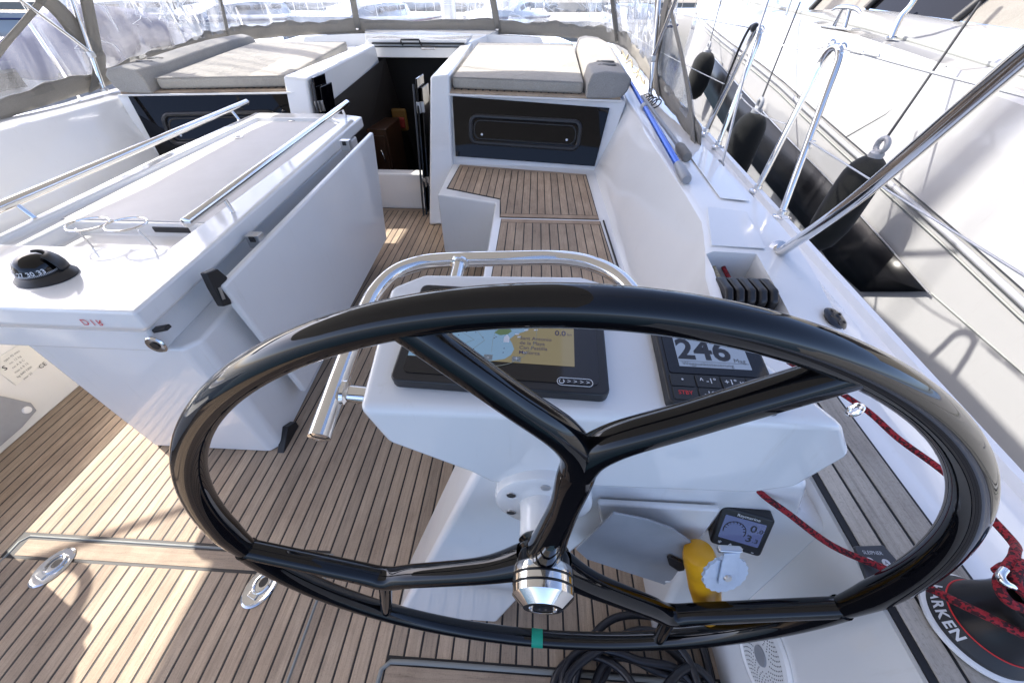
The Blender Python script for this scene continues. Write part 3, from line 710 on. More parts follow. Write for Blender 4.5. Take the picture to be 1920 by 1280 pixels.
# the same console stands at the port wheel, its rail throws a loop of shade on the floor
pc = copy_tree(hc); tag(pc, 'white helm console of the port wheel, beyond the left edge', 'console'); pc.location.x -= 2.42
ph = copy_tree(hr); tag(ph, 'bent stainless grab rail of the port helm console', 'handrail'); ph.location.x -= 2.42

# ------------------------------------------------------------------ instruments on the pod
def frame_on(BL, BR, asp, P0, n):
    bl, br_ = onp(*BL, P0, n), onp(*BR, P0, n); ux = (br_ - bl); W = ux.length; ux.normalize(); uy = n.cross(ux).normalized()
    return bl, ux, uy, W, W / asp
def rr(o, ux, uy, x0, y0, x1, y1, r_, n, d, k=4):
    out = []
    for cx_, cy_, a0 in ((x1 - r_, y1 - r_, 0), (x0 + r_, y1 - r_, 90), (x0 + r_, y0 + r_, 180), (x1 - r_, y0 + r_, 270)):
        for i in range(k + 1):
            a = R(a0 + 90 * i / k); out.append(o + ux * (cx_ + math.cos(a) * r_) + uy * (cy_ + math.sin(a) * r_) + n * d)
    return out
bl, ux, uy, W, Hh = frame_on((733, 722), (1141, 752), 1.54, TP + TN * .006, TN)
cpl = thing('chart_plotter', 'black chart plotter showing a coast map behind the left wheel spoke', 'display', bl)
prism('case', rr(bl, ux, uy, 0, 0, W, Hh, .012, TN, -.006), TN * .020, 'blackp', cpl, bevel=.004)
prism('glass', rr(bl, ux, uy, .016, .014, W - .014, Hh - .012, .008, TN, .0142), TN * .0012, 'screenglass', cpl, smooth=0)
d0 = .0158
sx0, sx1, sy0, sy1 = .055 * W, .845 * W, .215 * Hh, .88 * Hh
scr = prism('map_land', rr(bl, ux, uy, sx0, sy0, sx1, sy1, .0005, TN, d0 - .0002, 1), TN * .0003, 'map_land', cpl, smooth=0)
at2 = lambda fx, fy, d: bl + ux * (sx0 + (sx1 - sx0) * fx) + uy * (sy0 + (sy1 - sy0) * fy) + TN * d
sea = [(0, 0), (.50, 0), (.585, .04), (.62, .10), (.635, .18), (.62, .26), (.60, .32), (.635, .40), (.70, .46), (.74, .56), (.72, .72), (.76, 1), (0, 1)]
prism('map_sea', [at2(a, b, d0 + .0002) for a, b in sea], TN * .0003, 'map_sea', scr, smooth=0)
prism('map_shoal', [at2(a, b, d0 + .0006) for a, b in ((.50, .40), (.54, .37), (.585, .39), (.61, .44), (.585, .50), (.53, .47))], TN * .0002, 'map_green', scr, smooth=0)
add('range_ring', *g_tube([at2(.50 + .36 * math.cos(a) * (sy1 - sy0) / (sx1 - sx0) * 1.35, .42 + .49 * math.sin(a), d0 + .001) for a in [6.283 * k / 48 for k in range(48)]], .00045, 5, True), 'map_line', scr)
for kk, rr_ in enumerate((.10, .19, .29)):
    add('depth_contour', *g_tube([at2(.60 - rr_ * (1.0 + .25 * math.sin(q * 3 + kk)) * math.cos(R(8)), .12 + q * .16, d0 + .0007) for q in range(6)], .0003, 4), 'map_line', scr)
dots = MB()
for k in range(34):
    fx, fy = random.uniform(.02, .58), random.uniform(.08, .9); p = at2(fx, fy, d0 + .0007); dots.put(*g_prism([p, p + ux * .0022, p + ux * .0014 + uy * .002], TN * .0001))
dots.build('soundings', 'map_ink', scr, smooth=0)['kind'] = 'stuff'
prism('boat_marker', [at2(a, b, d0 + .0009) for a, b in ((.565, .27), (.60, .27), (.60, .34), (.582, .385), (.565, .34))], TN * .0003, 'print', scr, smooth=0)
for i, s_ in enumerate(("Sant Antonio", "de la Playa", "Can Pastilla", "Mallorca")):
    text('lettering', s_, at2(.665, .345 - .068 * i, d0 + .0006), ux, uy, .0088, 'map_ink', scr, 'LEFT', bold=.008)
text('lettering', '0.0', at2(.915, .45, d0 + .0006), ux, uy, .0135, 'map_ink', scr, bold=.02); text('lettering', 'kn', at2(.972, .44, d0 + .0006), ux, uy, .007, 'map_ink', scr)
for fx, s_ in ((.485, '-'), (.655, '+')):
    prism('zoom_key', [at2(fx + a, .045 + b, d0 + .0006) for a, b in ((-.026, -.035), (.026, -.035), (.026, .035), (-.026, .035))], TN * .0003, 'seal', scr, smooth=0); text('lettering', s_, at2(fx, .045, d0 + .001), ux, uy, .012, 'print', scr)
for fx, fy in ((.70, .47), (.76, .48), (.645, .40), (.66, .36), (.70, .14)):
    prism('buoy_mark', [at2(fx + a, fy + b, d0 + .0005) for a, b in ((-.012, -.012), (.012, -.004), (.012, .016), (-.012, .008))], TN * .0002, 'print', scr, smooth=0)
pw = [bl + ux * (W * .845 + a) + uy * (Hh * .085 + b) + TN * d0 for a, b in [((.018 if math.cos(q) > 0 else -.018) + .006 * math.cos(q), .006 * math.sin(q)) for q in [6.283 * k / 28 for k in range(28)]]]
pk = add('power_slider', *g_tube(pw, .0005, 5, True), 'print', cpl)
add('power_icon', *g_tube([bl + ux * (W * .845 - .018 + .0033 * math.cos(q)) + uy * (Hh * .085 + .0033 * math.sin(q)) + TN * d0 for q in [R(125 + 290 * k / 14) for k in range(15)]], .0006, 5), 'print', pk)
for k in range(4): text('lettering', '>', bl + ux * (W * .845 - .008 + .0085 * k) + uy * (Hh * .085) + TN * d0, ux, uy, .0095, 'print', pk)

bl, ux, uy, W, Hh = frame_on((1250, 765), (1464, 779), .97, TP + TN * .006, TN)
ap = thing('autopilot_control', 'black autopilot control reading 246 degrees, right of the chart plotter', 'display', bl)
prism('case', rr(bl, ux, uy, 0, 0, W, Hh, .009, TN, -.006), TN * .020, 'blackp', ap, bevel=.004)
prism('glass', rr(bl, ux, uy, .008, .32 * Hh, W - .006, Hh - .006, .004, TN, .0142), TN * .0012, 'screenglass', ap, smooth=0)
lc = prism('lcd', rr(bl, ux, uy, .16 * W, .395 * Hh, .83 * W, .90 * Hh, .0005, TN, .0156, 1), TN * .0003, 'lcd', ap, smooth=0)
pt = lambda fx, fy: bl + ux * (W * fx) + uy * (Hh * fy) + TN * .0161
text('lettering', '246', pt(.42, .585), ux, uy, .050, 'print_dark', lc, bold=.03); text('lettering', '°', pt(.72, .66), ux, uy, .04, 'print_dark', lc)
text('lettering', 'Mag', pt(.74, .485), ux, uy, .010, 'print_dark', lc); text('lettering', 'Wegpunktsteuerung', pt(.19, .425), ux, uy, .0085, 'print_dark', lc, 'LEFT')
prism('rule', [pt(.17, .455), pt(.82, .455), pt(.82, .458), pt(.17, .458)], TN * .0002, 'print_dark', lc, smooth=0)
keys = (('•', '^ -1°', '+1° v', 'Menu'), ('STBY', '-10°', '+10°', 'AUTO'))
for r_ in range(2):
    for k in range(4):
        x0_, x1_ = .045 * W + k * .232 * W, .045 * W + (k + 1) * .232 * W - .0025
        y1_ = .305 * Hh - r_ * .137 * Hh; y0_ = y1_ - .128 * Hh
        ky = prism('key', rr(bl, ux, uy, x0_, y0_, x1_, y1_, .002, TN, .013, 2), TN * .003, 'blackm', ap, bevel=.0008)
        text('lettering', keys[r_][k], bl + ux * ((x0_ + x1_) / 2) + uy * ((y0_ + y1_) / 2) + TN * .0164, ux, uy, .0115 if k != 0 or r_ == 0 else .0085, 'print_red' if keys[r_][k] == 'STBY' else 'print', ky, bold=.01)

# wind display on the aft face below the pod
WN = V((-.30, -1, .40)).normalized(); WP = V((.4, .292, .66))
wq = [onp(u, v, WP, WN) for u, v in ((1327, 1003), (1420, 1029), (1450, 962), (1352, 935))]
wc_ = sum(wq, V()) / 4; ux = (wq[1] - wq[0] + wq[2] - wq[3]).normalized(); uy = WN.cross(ux).normalized(); W = Hh = 0.118
W = ((wq[1] - wq[0]).length + (wq[2] - wq[3]).length) / 2; Hh = abs((wq[3] - wq[0]).dot(uy))
bl = wc_ - ux * W / 2 - uy * Hh / 2; fw = W / .118
wd = thing('wind_display', 'small black wind display reading 0.0 and 3.3 below the console', 'display', bl)
prism('case', rr(bl, ux, uy, 0, 0, W, Hh, .007, WN, -.02), WN * .038, 'blackp', wd, bevel=.004)
sc_ = prism('screen', rr(bl, ux, uy, .11 * W, .24 * Hh, .88 * W, .83 * Hh, .001, WN, .0178, 1), WN * .001, 'lcd_blue', wd, smooth=0)
pt = lambda fx, fy: bl + ux * (W * fx) + uy * (Hh * fy) + WN * .0190
for s_, fx, fy, z_ in (('0', .68, .66, .030), ('.0', .81, .64, .018), ('3', .66, .40, .030), ('.3', .79, .38, .018)): text('lettering', s_, pt(fx, fy), ux, uy, z_ * fw, 'print_dark', sc_, bold=.015)
add('dial', *g_tube([pt(.36 + .21 * math.cos(a), .50 + .23 * math.sin(a)) for a in [R(-20 + 10 * k) for k in range(23)]], .0008, 5), 'print_dark', sc_)
for k in range(9):
    a = R(10 + 20 * k); tube('tick', [pt(.36 + .16 * math.cos(a), .50 + .18 * math.sin(a)), pt(.36 + .2 * math.cos(a), .50 + .22 * math.sin(a))], .0007, 'print_dark', sc_, seg=4)
text('lettering', 'Raymarine', pt(.52, .905), ux, uy, .012 * fw, 'print', wd, bold=.01)
for fx, s_ in ((.17, '*'), (.38, '^'), (.60, 'v'), (.82, '-')): text('lettering', s_, pt(fx, .10), ux, uy, .020 * fw, 'print', wd, bold=.02)
# shore power inlet with yellow plug
sp = thing('shore_power_inlet', 'yellow shore power plug in a socket with serrated metal lid', 'plug', yat(1345, 1040, .27))
a_, b_ = yat(1311, 1042, .245), yat(1338, 1200, .18)
ax_ = (b_ - a_).normalized()
lathe('plug', [(0, -.022), (.014, -.020), (.024, -.012), (.027, 0), (.028, .03), (.0255, .036), (.027, .05), (.028, .10), (.025, .16), (.016, .19), (.013, .30), (0, .30)], a_, ax_, 'yellow', sp, 28)
lc_ = yat(1357, 1072, .195); ln_ = V((.12, -1, .45)).normalized()
pr_ = []
lux = V((1, .12, 0)).normalized(); luy = ln_.cross(lux).normalized()
for k in range(72):
    a = 6.283 * k / 72; r_ = .0335 + .0012 * math.cos(a * 18); pr_.append(lc_ + lux * r_ * math.cos(a) + luy * r_ * math.sin(a))
ld = prism('lid', pr_, ln_ * .005, 'galv', sp, smooth=30)
prism('lid_arm', [lc_ + ln_ * .006 + lux * a + luy * b for a, b in ((-.012, -.012), (.004, -.018), (.014, -.006), (.012, .046), (-.012, .046))], ln_ * .003, 'galv', sp, bevel=.001)
lathe('rivet', [(0, 0), (.006, 0), (.005, .003), (0, .0035)], lc_ + ln_ * .009, ln_, 'satin', sp, 14)
box('hinge_block', lc_ + luy * .046 + ln_ * .002, (.034, .010, .009), 'satin', sp, bevel=.003)
# speaker in the helm side wall
spk = thing('speaker', 'round white loudspeaker grille low on the helm side wall', 'speaker', (.565, .14, .38))
pc_ = V((.566, .172, .285))
lathe('rim', [(0, 0), (.094, 0), (.096, .004), (.092, .010), (.082, .012), (.078, .008), (0, .008)], pc_, (-1, 0, 0), 'whitepl', spk, 48)
lathe('badge', [(0, .0085), (.020, .0085), (.019, .012), (0, .013)], pc_, (-1, 0, 0), 'greyplastic', spk, 24)
gr = MB()
for k in range(1, 9):
    n_ = 6 * k + 8
    for i in range(n_):
        a = 6.283 * i / n_ + k; r_ = .024 + .0058 * k; gr.put(*g_box(pc_ + V((-.0083, r_ * math.cos(a), r_ * math.sin(a))), (.0006, .0022, .0022)))
g_ = gr.build('grille_holes', 'blackp', spk, smooth=0); g_['kind'] = 'stuff'

# ------------------------------------------------------------------ steering wheel
RW = .475
sw = thing('steering_wheel', 'large black lacquered steering wheel with steel hub nut', 'wheel', WC)
def wp(u, v): return onp(u, v, WC, AX)
def ang(p): d = p - WC; return math.atan2(d.dot(E2), d.dot(E1))
def circ(a, r_=RW): return WC + E1 * r_ * math.cos(a) + E2 * r_ * math.sin(a)
aL = ang(wp(463, 1028)); aR = ang(wp(1560, 1135))
if aL > 0: aL -= 2 * math.pi
A0, A1 = aR, aL + 2 * math.pi                   # thick rim runs over the top from right joint to left joint
n_ = 120; pts = []; rad = []
for k in range(n_ + 1):
    a = A0 + (A1 - A0) * k / n_; pts.append(circ(a)); s_ = (1 - math.sin(a)) / 2
    rad.append((.0150 + .0045 * min(1, s_ * 1.6)) * (.78 + .22 * min(1, min(k, n_ - k) / 5)))
add('rim', *g_tube(pts, rad, 24), 'black', sw, smooth=60)
low = [circ(aL + (aR - aL) * k / 48) for k in range(49)]
la = add('lower_arc', *g_tube(low, .0175, 20), 'black', sw, smooth=60)
JY = wp(1096, 845); UL = circ(ang(wp(772, 632)), RW - .004); UR = circ(ang(wp(1570, 712)), RW - .004)
HU = WC
def spoke(name, pts, rad, sub=8, seg=20): return add(name, *g_tube(pts, rad, seg, sub=sub), 'black', sw, smooth=60)
spoke('spoke', [UL, UL.lerp(JY, .5), JY + (UL - JY) * .12, JY + (HU - JY) * .10, JY.lerp(HU, .4), HU + E2 * .030 - AX * .010], [.0140, .0150, .0170, .0185, .0180, .027])
spoke('spoke', [UR, UR.lerp(JY, .5), JY + (UR - JY) * .12, JY + (HU - JY) * .10, JY.lerp(HU, .4), HU + E2 * .030 - AX * .010], [.0140, .0150, .0170, .0185, .0180, .027])
add('spoke_gusset', *g_tube([JY + (UL - JY) * .10, JY + E2 * .002, JY + (UR - JY) * .10], [.011, .016, .011], 16, sub=6), 'black', sw, smooth=60)
BLb, BRb = wp(722, 1083), wp(1258, 1152)
spoke('lower_spoke', [HU.lerp(BLb, .11) - AX * .008, HU.lerp(BLb, .35), HU.lerp(BLb, .8), BLb, BLb.lerp(circ(aL), .25), circ(aL)], [.026, .0195, .0180, .0180, .0165, .0150])
spoke('lower_spoke', [HU.lerp(BRb, .11) - AX * .008, HU.lerp(BRb, .35), HU.lerp(BRb, .8), BRb, BRb.lerp(circ(aR), .25), circ(aR)], [.026, .0195, .0180, .0180, .0165, .0150])
for b_, tgt in ((BLb, wp(712, 1150)), (BRb, wp(1240, 1203))):
    spoke('strut', [b_, circ(ang(tgt))], [.0125, .0115], 2, 14)
for a in (aL, aR, ang(wp(772, 632)), ang(wp(1570, 712))):
    p = circ(a, RW - .001)
    wl = g_tube([p - V((.006, 0, 0)), p + V((.006, 0, 0))], .016, 12)
    lathe('weld', [(0, -.014), (.010, -.012), (.0148, 0), (.010, .012), (0, .014)], p, (circ(a + .1) - p), 'black', sw, 16)
lathe('hub', [(.0, -.050), (.030, -.050), (.036, -.044), (.033, -.040), (.038, -.033), (.034, -.029), (.039, -.021), (.036, -.017), (.040, -.008), (.041, .004), (.043, .008), (0, .010)], WC, AX, 'black', sw, 40)
hn = lathe('hub_nut', [(0, .004), (.0425, .004), (.0440, .007), (.0440, .016), (.0415, .0165), (.0415, .0190), (.0440, .0195), (.0440, .0275), (.0415, .028), (.0415, .0305), (.0440, .031), (.0435, .0400), (.0410, .0425), (.0275, .0545), (.0205, .0550), (.0200, .051), (0, .051)], WC, AX, 'chrome', sw, 48, smooth=30)
for h in (.01775, .02925): add('o_ring', *g_tube([WC + AX * h + (E1 * math.cos(a) + E2 * math.sin(a)) * .0422 for a in [6.283 * k / 48 for k in range(48)]], .0015, 6, True), 'blackp', hn)
lathe('nut_core', [(0, .0512), (.014, .0512), (.014, .0545), (.007, .055), (.006, .052), (0, .052)], WC, AX, 'blackp', hn, 24)
tp = ang(wp(1007, 1196))
add('tape_marker', *g_tube([circ(tp - .027), circ(tp), circ(tp + .027)], .0182, 20, caps=False), 'tape', sw, smooth=60)

# ------------------------------------------------------------------ sun pads
def softbox(name, bot, h, mat, parent, nx=10, ny=12, puff=.012, edge=.022):
    """cushion: bottom quad (4 corners, around), thickness h, slightly domed top"""
    a, b, c, d = [V(p) for p in bot]; vs = []; fs = []
    def P(u, v): return (a.lerp(b, u)).lerp(d.lerp(c, u), v)
    for j in range(ny + 1):
        for i in range(nx + 1):
            u, v = i / nx, j / ny
            vs.append(P(u, v) + V((0, 0, h + puff * (4 * u * (1 - u)) ** .5 * (4 * v * (1 - v)) ** .5 + .003 * math.sin(9 * u + 3) * math.sin(7 * v))))
    n = len(vs)
    for j in range(ny):
        for i in range(nx): k = j * (nx + 1) + i; fs.append((k, k + 1, k + nx + 2, k + nx + 1))
    ring = [i for i in range(nx + 1)] + [j * (nx + 1) + nx for j in range(1, ny + 1)] + [ny * (nx + 1) + i for i in range(nx - 1, -1, -1)] + [j * (nx + 1) for j in range(ny - 1, 0, -1)]
    for k in ring: vs.append(V((vs[k].x, vs[k].y, 0)) + V((0, 0, P((k % (nx + 1)) / nx, (k // (nx + 1)) / ny).z)))
    m_ = len(ring)
    for i in range(m_): fs.append((ring[i], n + i, n + (i + 1) % m_, ring[(i + 1) % m_]))
    fs.append(tuple(n + i for i in range(m_)))
    return add(name, vs, fs, mat, parent, bevel=edge, seg=4)
def sun_pad(mm, side, lab1, lab2):
    zb = lambda y: zr(y) + .022
    t_ = thing('sun_pad', lab1, 'cushion', mm((-.12, 3.8, .9)), 'sun pads on the coachroof')
    softbox('pad', [mm((x_, y_, zb(y_))) for x_, y_ in ((-.585, 3.185), (.333, 3.075), (.345, 4.46), (-.55, 4.50))], .072, 'cushion', t_)
    add('piping', *g_tube([mm((x_, y_, zb(y_) + .068)) for x_, y_ in ((-.578, 3.19), (.325, 3.08), (.338, 4.45), (-.545, 4.49))], .004, 6, True), 'bolster', t_)
    b = thing('bolster', lab2, 'cushion', mm((.5, 3.6, .9)), 'bolsters with pockets beside the sun pads')
    sec = [(.350, -.012), (.350, .06), (.372, .128), (.46, .142), (.60, .130), (.645, .09), (.63, .03), (.59, -.012)]
    ss = []
    for y_, k, dz in ((3.005, .95, 0), (3.03, 1, 0), (3.3, 1, .0), (3.8, 1, .004), (4.2, .98, 0), (4.50, .80, -.01), (4.56, .6, -.02)):
        ss.append([mm((.35 + (x_ - .35) * k + .06 * max(0, y_ - 3.3) * .3, y_ + (.05 * (x_ - .35) if y_ < 3.1 else 0), zb(max(3.17, y_)) - .006 + z_ * (1 if k > .7 else .85) + dz)) for x_, z_ in sec])
    add('body', *g_loft(ss), 'bolster', b, bevel=.022, seg=4)
    for y_ in (3.26, 3.37):
        p = V(mm((.50, y_, zb(y_) + .1315)))
        lathe('pocket', [(0, 0), (.064, 0), (.066, .0035), (.060, .0065), (.056, .002), (0, .002)], p, (0, 0, 1), 'canvas', b, 24, sy=.42)
        lathe('pocket_opening', [(0, .004), (.058, .004), (.058, .0055), (0, .0055)], p, (0, 0, 1), 'blackm', b, 24, sy=.38)
sun_pad(lambda p: V(p), 's', 'grey fabric sun pad above the starboard cabin window, part sunlit', 'grey bolster with two oval pockets beside the blue boat hook')
sun_pad(mir, 'p', 'grey fabric sun pad behind the table, mostly in sun', 'grey bolster with two oval pockets next to the port spray hood window')

# ------------------------------------------------------------------ spray hood: canvas bands, clear vinyl panes, frame tubes
sh = thing('spray_hood', 'taupe canvas spray hood with clear vinyl windows round the coachroof', 'spray hood', (CL, 4.0, .95))
half = [(.84, 2.10, .79), (.855, 2.6, .825), (.865, 3.1, .852), (.87, 3.7, .90), (.868, 4.3, .955), (.84, 4.72, .985), (.72, 4.98, 1.0), (.42, 5.12, 1.02), (.0, 5.2, 1.035), (-.6, 5.27, 1.045)]
path = catmull(half + [tuple(mir(p)) for p in half[::-1]], 8)
random.seed(3)
def lean(p, h):                                # point of the hood surface h above the base
    d = V((CL, 3.6, 0)) - V((p.x, p.y, 0)); d.normalize(); f_ = .42 if p.y > 4.6 else .16
    return V((p.x, p.y, p.z)) + d * f_ * h + V((0, 0, h))
def sheet(name, pts_rows, mat, parent, th=0):
    n = len(pts_rows[0]); vs = [p for r_ in pts_rows for p in r_]; fs = [(j * n + i, j * n + i + 1, (j + 1) * n + i + 1, (j + 1) * n + i) for j in range(len(pts_rows) - 1) for i in range(n - 1)]
    o = add(name, vs, fs, mat, parent, smooth=60, fix=False)
    if th: s_ = o.modifiers.new('thickness', 'SOLIDIFY'); s_.thickness = th; s_.offset = 0
    return o
wob = lambda i, k: .012 * math.sin(i * .9 + k) + .008 * math.sin(i * 2.3 + 2 * k)
band_h = lambda p: .118 if p.y > 4.5 else .10
rows = []
for j in range(5):
    rows.append([lean(p, band_h(p) * j / 4 * (1 + .10 * math.sin(i * .55) + .06 * math.sin(i * 1.7))) + V((wob(i, j) * .4, wob(i, j + 3) * .4, 0)) for i, p in enumerate(path)])
sheet('canvas_band', rows, 'canvas', sh, .004)
# seams split the vinyl into panes
N = len(path)
def near(y_, side): return min(range(N), key=lambda i: (path[i] - V(side(y_))).length)
iS = min(range(N // 2), key=lambda i: abs(path[i].y - 3.1)); iC = min(range(N // 2), key=lambda i: abs(path[i].y - 4.80)); iF = min(range(N // 2), key=lambda i: abs(path[i].x + .40) if path[i].y > 5 else 9)
cuts = [0, iS, iC, iF, N - 1 - iF, N - 1 - iC, N - 1 - iS, N - 1]
for a, b in zip(cuts[:-1], cuts[1:]):
    rows = []
    seg = [path[i] for i in range(a, b + 1)]; seg = catmull(seg, 3)
    if a == 0 or b == N - 1:
        EDG = [(.0, 2.12), (.15, 2.3), (.3, 2.6), (.5, 3.05)]; SEA = [(0, 3.10), (.2, 3.25), (.35, 3.2), (.5, 3.06)]
        for j in range(9):
            h0 = .06 + .055 * j; y0_, y1_ = interp(EDG, h0), interp(SEA, h0)
            pick = [min(path[:N // 2], key=lambda q: abs(q.y - (y0_ + (y1_ - y0_) * k / 14))) for k in range(15)]
            rw = []
            for k, p in enumerate(pick):
                yy = y0_ + (y1_ - y0_) * k / 14; q = lean(V((p.x, yy, interp([(2.1, .79), (2.6, .825), (3.1, .852), (3.7, .9)], yy))), h0)
                rw.append((q if a == 0 else mir(q)) + V((.004 * math.sin(k + j), 0, 0)))
            rows.append(rw)
        sheet('vinyl_window', rows, 'vinyl', sh); continue
    for j in range(15):
        h0 = .085 + j * .075
        rows.append([lean(p, h0) + V((1, 1, 0)) * (.006 * math.sin(i * .35 + j * .3) + .002 * math.sin(i * .9 - j * .5 + a)) for i, p in enumerate(seg)])
    sheet('vinyl_window', rows, 'vinyl', sh)
def strip(pts, wd, name='canvas_seam'):
    pts = catmull(pts, 6); rows = []
    for k in range(4): rows.append([p + V((0, 0, 0)) + wd_ * (k / 3 - .5) for p, wd_ in [(p, V(wd)) for p in pts]])
    sheet(name, rows, 'canvas', sh, .005)
for mm in (lambda p: V(p), mir):
    o = .012 if mm((1, 0, 0)).x > 0 else -.012
    hd = lambda y_, h, dx=0: (lambda p: V(mm(lean(p, h) + V((-.015 + dx, 0, 0)))))(min(path[:N // 2], key=lambda q: abs(q.y - y_)))
    strip([hd(2.13, .0), hd(2.30, .15), hd(2.6, .30), hd(3.05, .50), hd(3.5, .75)], (0, .07, 0))
    strip([hd(3.10, .0), hd(3.22, .16), hd(3.2, .30), hd(3.08, .45), hd(2.92, .62), hd(2.7, .9)], (0, .13, .02))
    strip([hd(3.22, .18), hd(3.32, .36), hd(3.38, .60), hd(3.4, 1.0)], (0, .10, 0))
    pc2 = path[iC]; strip([V(mm(lean(pc2, h) - V((.01, 0, 0)))) for h in (.03, .3, .7, 1.1)], (mm((.05, 0, 0)).x - mm((0, 0, 0)).x, .02, 0))
    pf = path[iF]; strip([V(mm(lean(pf, h) - V((0, .01, 0)))) for h in (.03, .3, .7, 1.1)], (.065, 0, 0))
    q0 = V(mm((.80, 3.12, .865)))
    fr = tube('frame_tube', [q0, mm((.78, 3.18, 1.1)), mm((.74, 3.28, 1.5)), mm((.6, 3.35, 1.95))], .0135, 'chrome', sh, seg=14, sub=4)
    tube('frame_tube', [mm((.782, 3.17, 1.06)), mm((.78, 3.05, 1.2)), mm((.76, 2.7, 1.55)), mm((.7, 2.3, 1.9))], .0115, 'chrome', sh, seg=14, sub=4)
    lathe('tube_foot', [(0, -.02), (.024, -.02), (.024, -.008), (.012, 0), (.012, .03), (0, .03)], q0, (0, 0, 1), 'satin', fr, 16)
    box('tube_joint', mm((.781, 3.165, 1.055)), (.03, .04, .035), 'satin', fr, bevel=.006)
    lathe('hood_stud', [(0, 0), (.022, 0), (.02, .012), (0, .02)], mm((-.42, 5.20, 1.085)), (0, -.4, 1), 'chrome', sh, 16)
# glints along the vinyl creases, painted as thin pale strands
M['crease_glint'] = plain('vinyl_crease', (.82, .86, .92), .2)
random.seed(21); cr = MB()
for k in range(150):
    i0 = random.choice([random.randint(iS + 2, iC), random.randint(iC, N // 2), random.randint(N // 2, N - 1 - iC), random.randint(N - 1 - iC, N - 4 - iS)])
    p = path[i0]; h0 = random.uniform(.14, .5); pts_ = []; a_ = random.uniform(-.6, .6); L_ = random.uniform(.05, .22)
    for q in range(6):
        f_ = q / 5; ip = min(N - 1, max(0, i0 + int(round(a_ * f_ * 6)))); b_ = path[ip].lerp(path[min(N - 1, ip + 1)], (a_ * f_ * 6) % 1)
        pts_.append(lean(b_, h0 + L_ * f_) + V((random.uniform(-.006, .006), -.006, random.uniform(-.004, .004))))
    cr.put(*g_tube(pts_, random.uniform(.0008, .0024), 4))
cr.build('vinyl_glints', 'crease_glint', sh)['kind'] = 'stuff'
# coil of lacing cord along the starboard hood foot
lc2 = tube('lacing', [V((.80 + .018 * math.sin(k * 1.3), 3.35 + .055 * k + .02 * math.cos(k * 1.3), .885 + .022 * math.cos(k * 2.1) + .0045 * k)) for k in range(20)], .006, 'cream_rope', sh, seg=6, sub=4)
sk = thing('shock_cord', 'small dark coil of cord beside the boat hook', 'cord', (.76, 2.9, .84))
for k in range(4):
    c_ = V((.735 + .012 * k, 2.98 - .055 * k, .862)); add('loop', *g_tube([c_ + V((.03 * math.cos(a), .014 * math.sin(a), .022 * math.sin(a + .6))) for a in [6.283 * i / 14 for i in range(14)]], .004, 6, True), 'blackm', sk)

# ------------------------------------------------------------------ boat hook and tiller extension on the coaming
bh = thing('boat_hook', 'blue telescopic boat hook with grey grip lying on the coaming', 'boat hook', (.64, 1.75, .84))
a_, b_ = V((.620, 1.70, .842)), V((.70, 4.45, .985)); m_ = a_.lerp(b_, .32)
tube('pole', [a_, m_], .0145, 'blue', bh, seg=16); tube('inner_pole', [m_, b_], .0115, 'blue', bh, seg=16)
lathe('grip', [(0, -.16), (.017, -.158), (.021, -.145), (.021, -.05), (.018, -.03), (.016, 0), (0, 0)], a_ + (b_ - a_).normalized() * .02, b_ - a_, 'greyplastic', bh, 20)
lathe('collar', [(.0145, -.03), (.0185, -.025), (.0185, .025), (.0145, .03)], m_, b_ - a_, 'greyplastic', bh, 18)
tube('hook', [b_, b_ + V((.0, .08, .01)), b_ + V((-.03, .11, .02)), b_ + V((-.05, .09, .02))], .010, 'whitepl', bh, seg=10, sub=3)
te = thing('grey_pole', 'thin grey pole with padded end lying beside the boat hook', 'pole', (.70, 2.0, .83))
c_, d_ = V((.695, 1.86, .838)), V((.722, 3.0, .868))
tube('shaft', [c_, d_], .011, 'greyplastic', te, seg=14)
lathe('padded_end', [(0, -.03), (.019, -.026), (.023, -.01), (.023, .10), (.018, .13), (.011, .14)], c_, d_ - c_, 'canvas', te, 18)

# ------------------------------------------------------------------ stanchions, lifelines, ropes on the rail
def stanchion(p1, p2, top, label):
    p1, p2, top = V(p1), V(p2), V(top)
    t_ = thing('stanchion', label, 'stanchion', p1, 'bent steel stanchions on the starboard rail')
    r_ = .0125; dv = (p2 - p1) * .5
    q1 = top - dv * .40 + V((0, 0, -.05)); q2 = top + dv * .40 + V((0, 0, -.05))
    tube('hoop', [p1, p1.lerp(q1, .5), p1.lerp(q1, .85), q1, top - dv * .25 + V((0, 0, -.012)), top, top + dv * .25 + V((0, 0, -.012)), q2, p2.lerp(q2, .85), p2.lerp(q2, .5), p2], r_, 'chrome', t_, seg=16, sub=5)
    for p in (p1, p2):
        lathe('foot', [(0, -.01), (.030, -.01), (.030, -.003), (.018, .002), (.016, .022), (0, .024)], p, (0, 0, 1), 'chrome', t_, 20)
    add('eye', *g_tube([p1 + V((.0 + .02 * math.cos(a), -.035 + .014 * math.sin(a), .004)) for a in [6.283 * k / 16 for k in range(16)]], .0035, 6, True), 'chrome', t_)
    add('ring', *g_tube([top + V((.012 * math.cos(a), .035 + .006 * math.sin(a), .004 + .014 * math.sin(a))) for a in [6.283 * k / 16 for k in range(16)]], .003, 6, True), 'chrome', t_)
    add('ring', *g_tube([top + V((.012 * math.cos(a), -.038 + .006 * math.sin(a), .0 + .014 * math.sin(a))) for a in [6.283 * k / 16 for k in range(16)]], .003, 6, True), 'chrome', t_)
    box('mid_clip', p1.lerp(q1, .52) + V((.008, -.01, 0)), (.016, .02, .028), 'chrome', t_, bevel=.003)
    return top
T1 = stanchion((1.050, 1.575, .695), (1.045, 1.815, .71), (1.095, 1.80, 1.232), 'hoop shaped steel stanchion nearest the wheel')
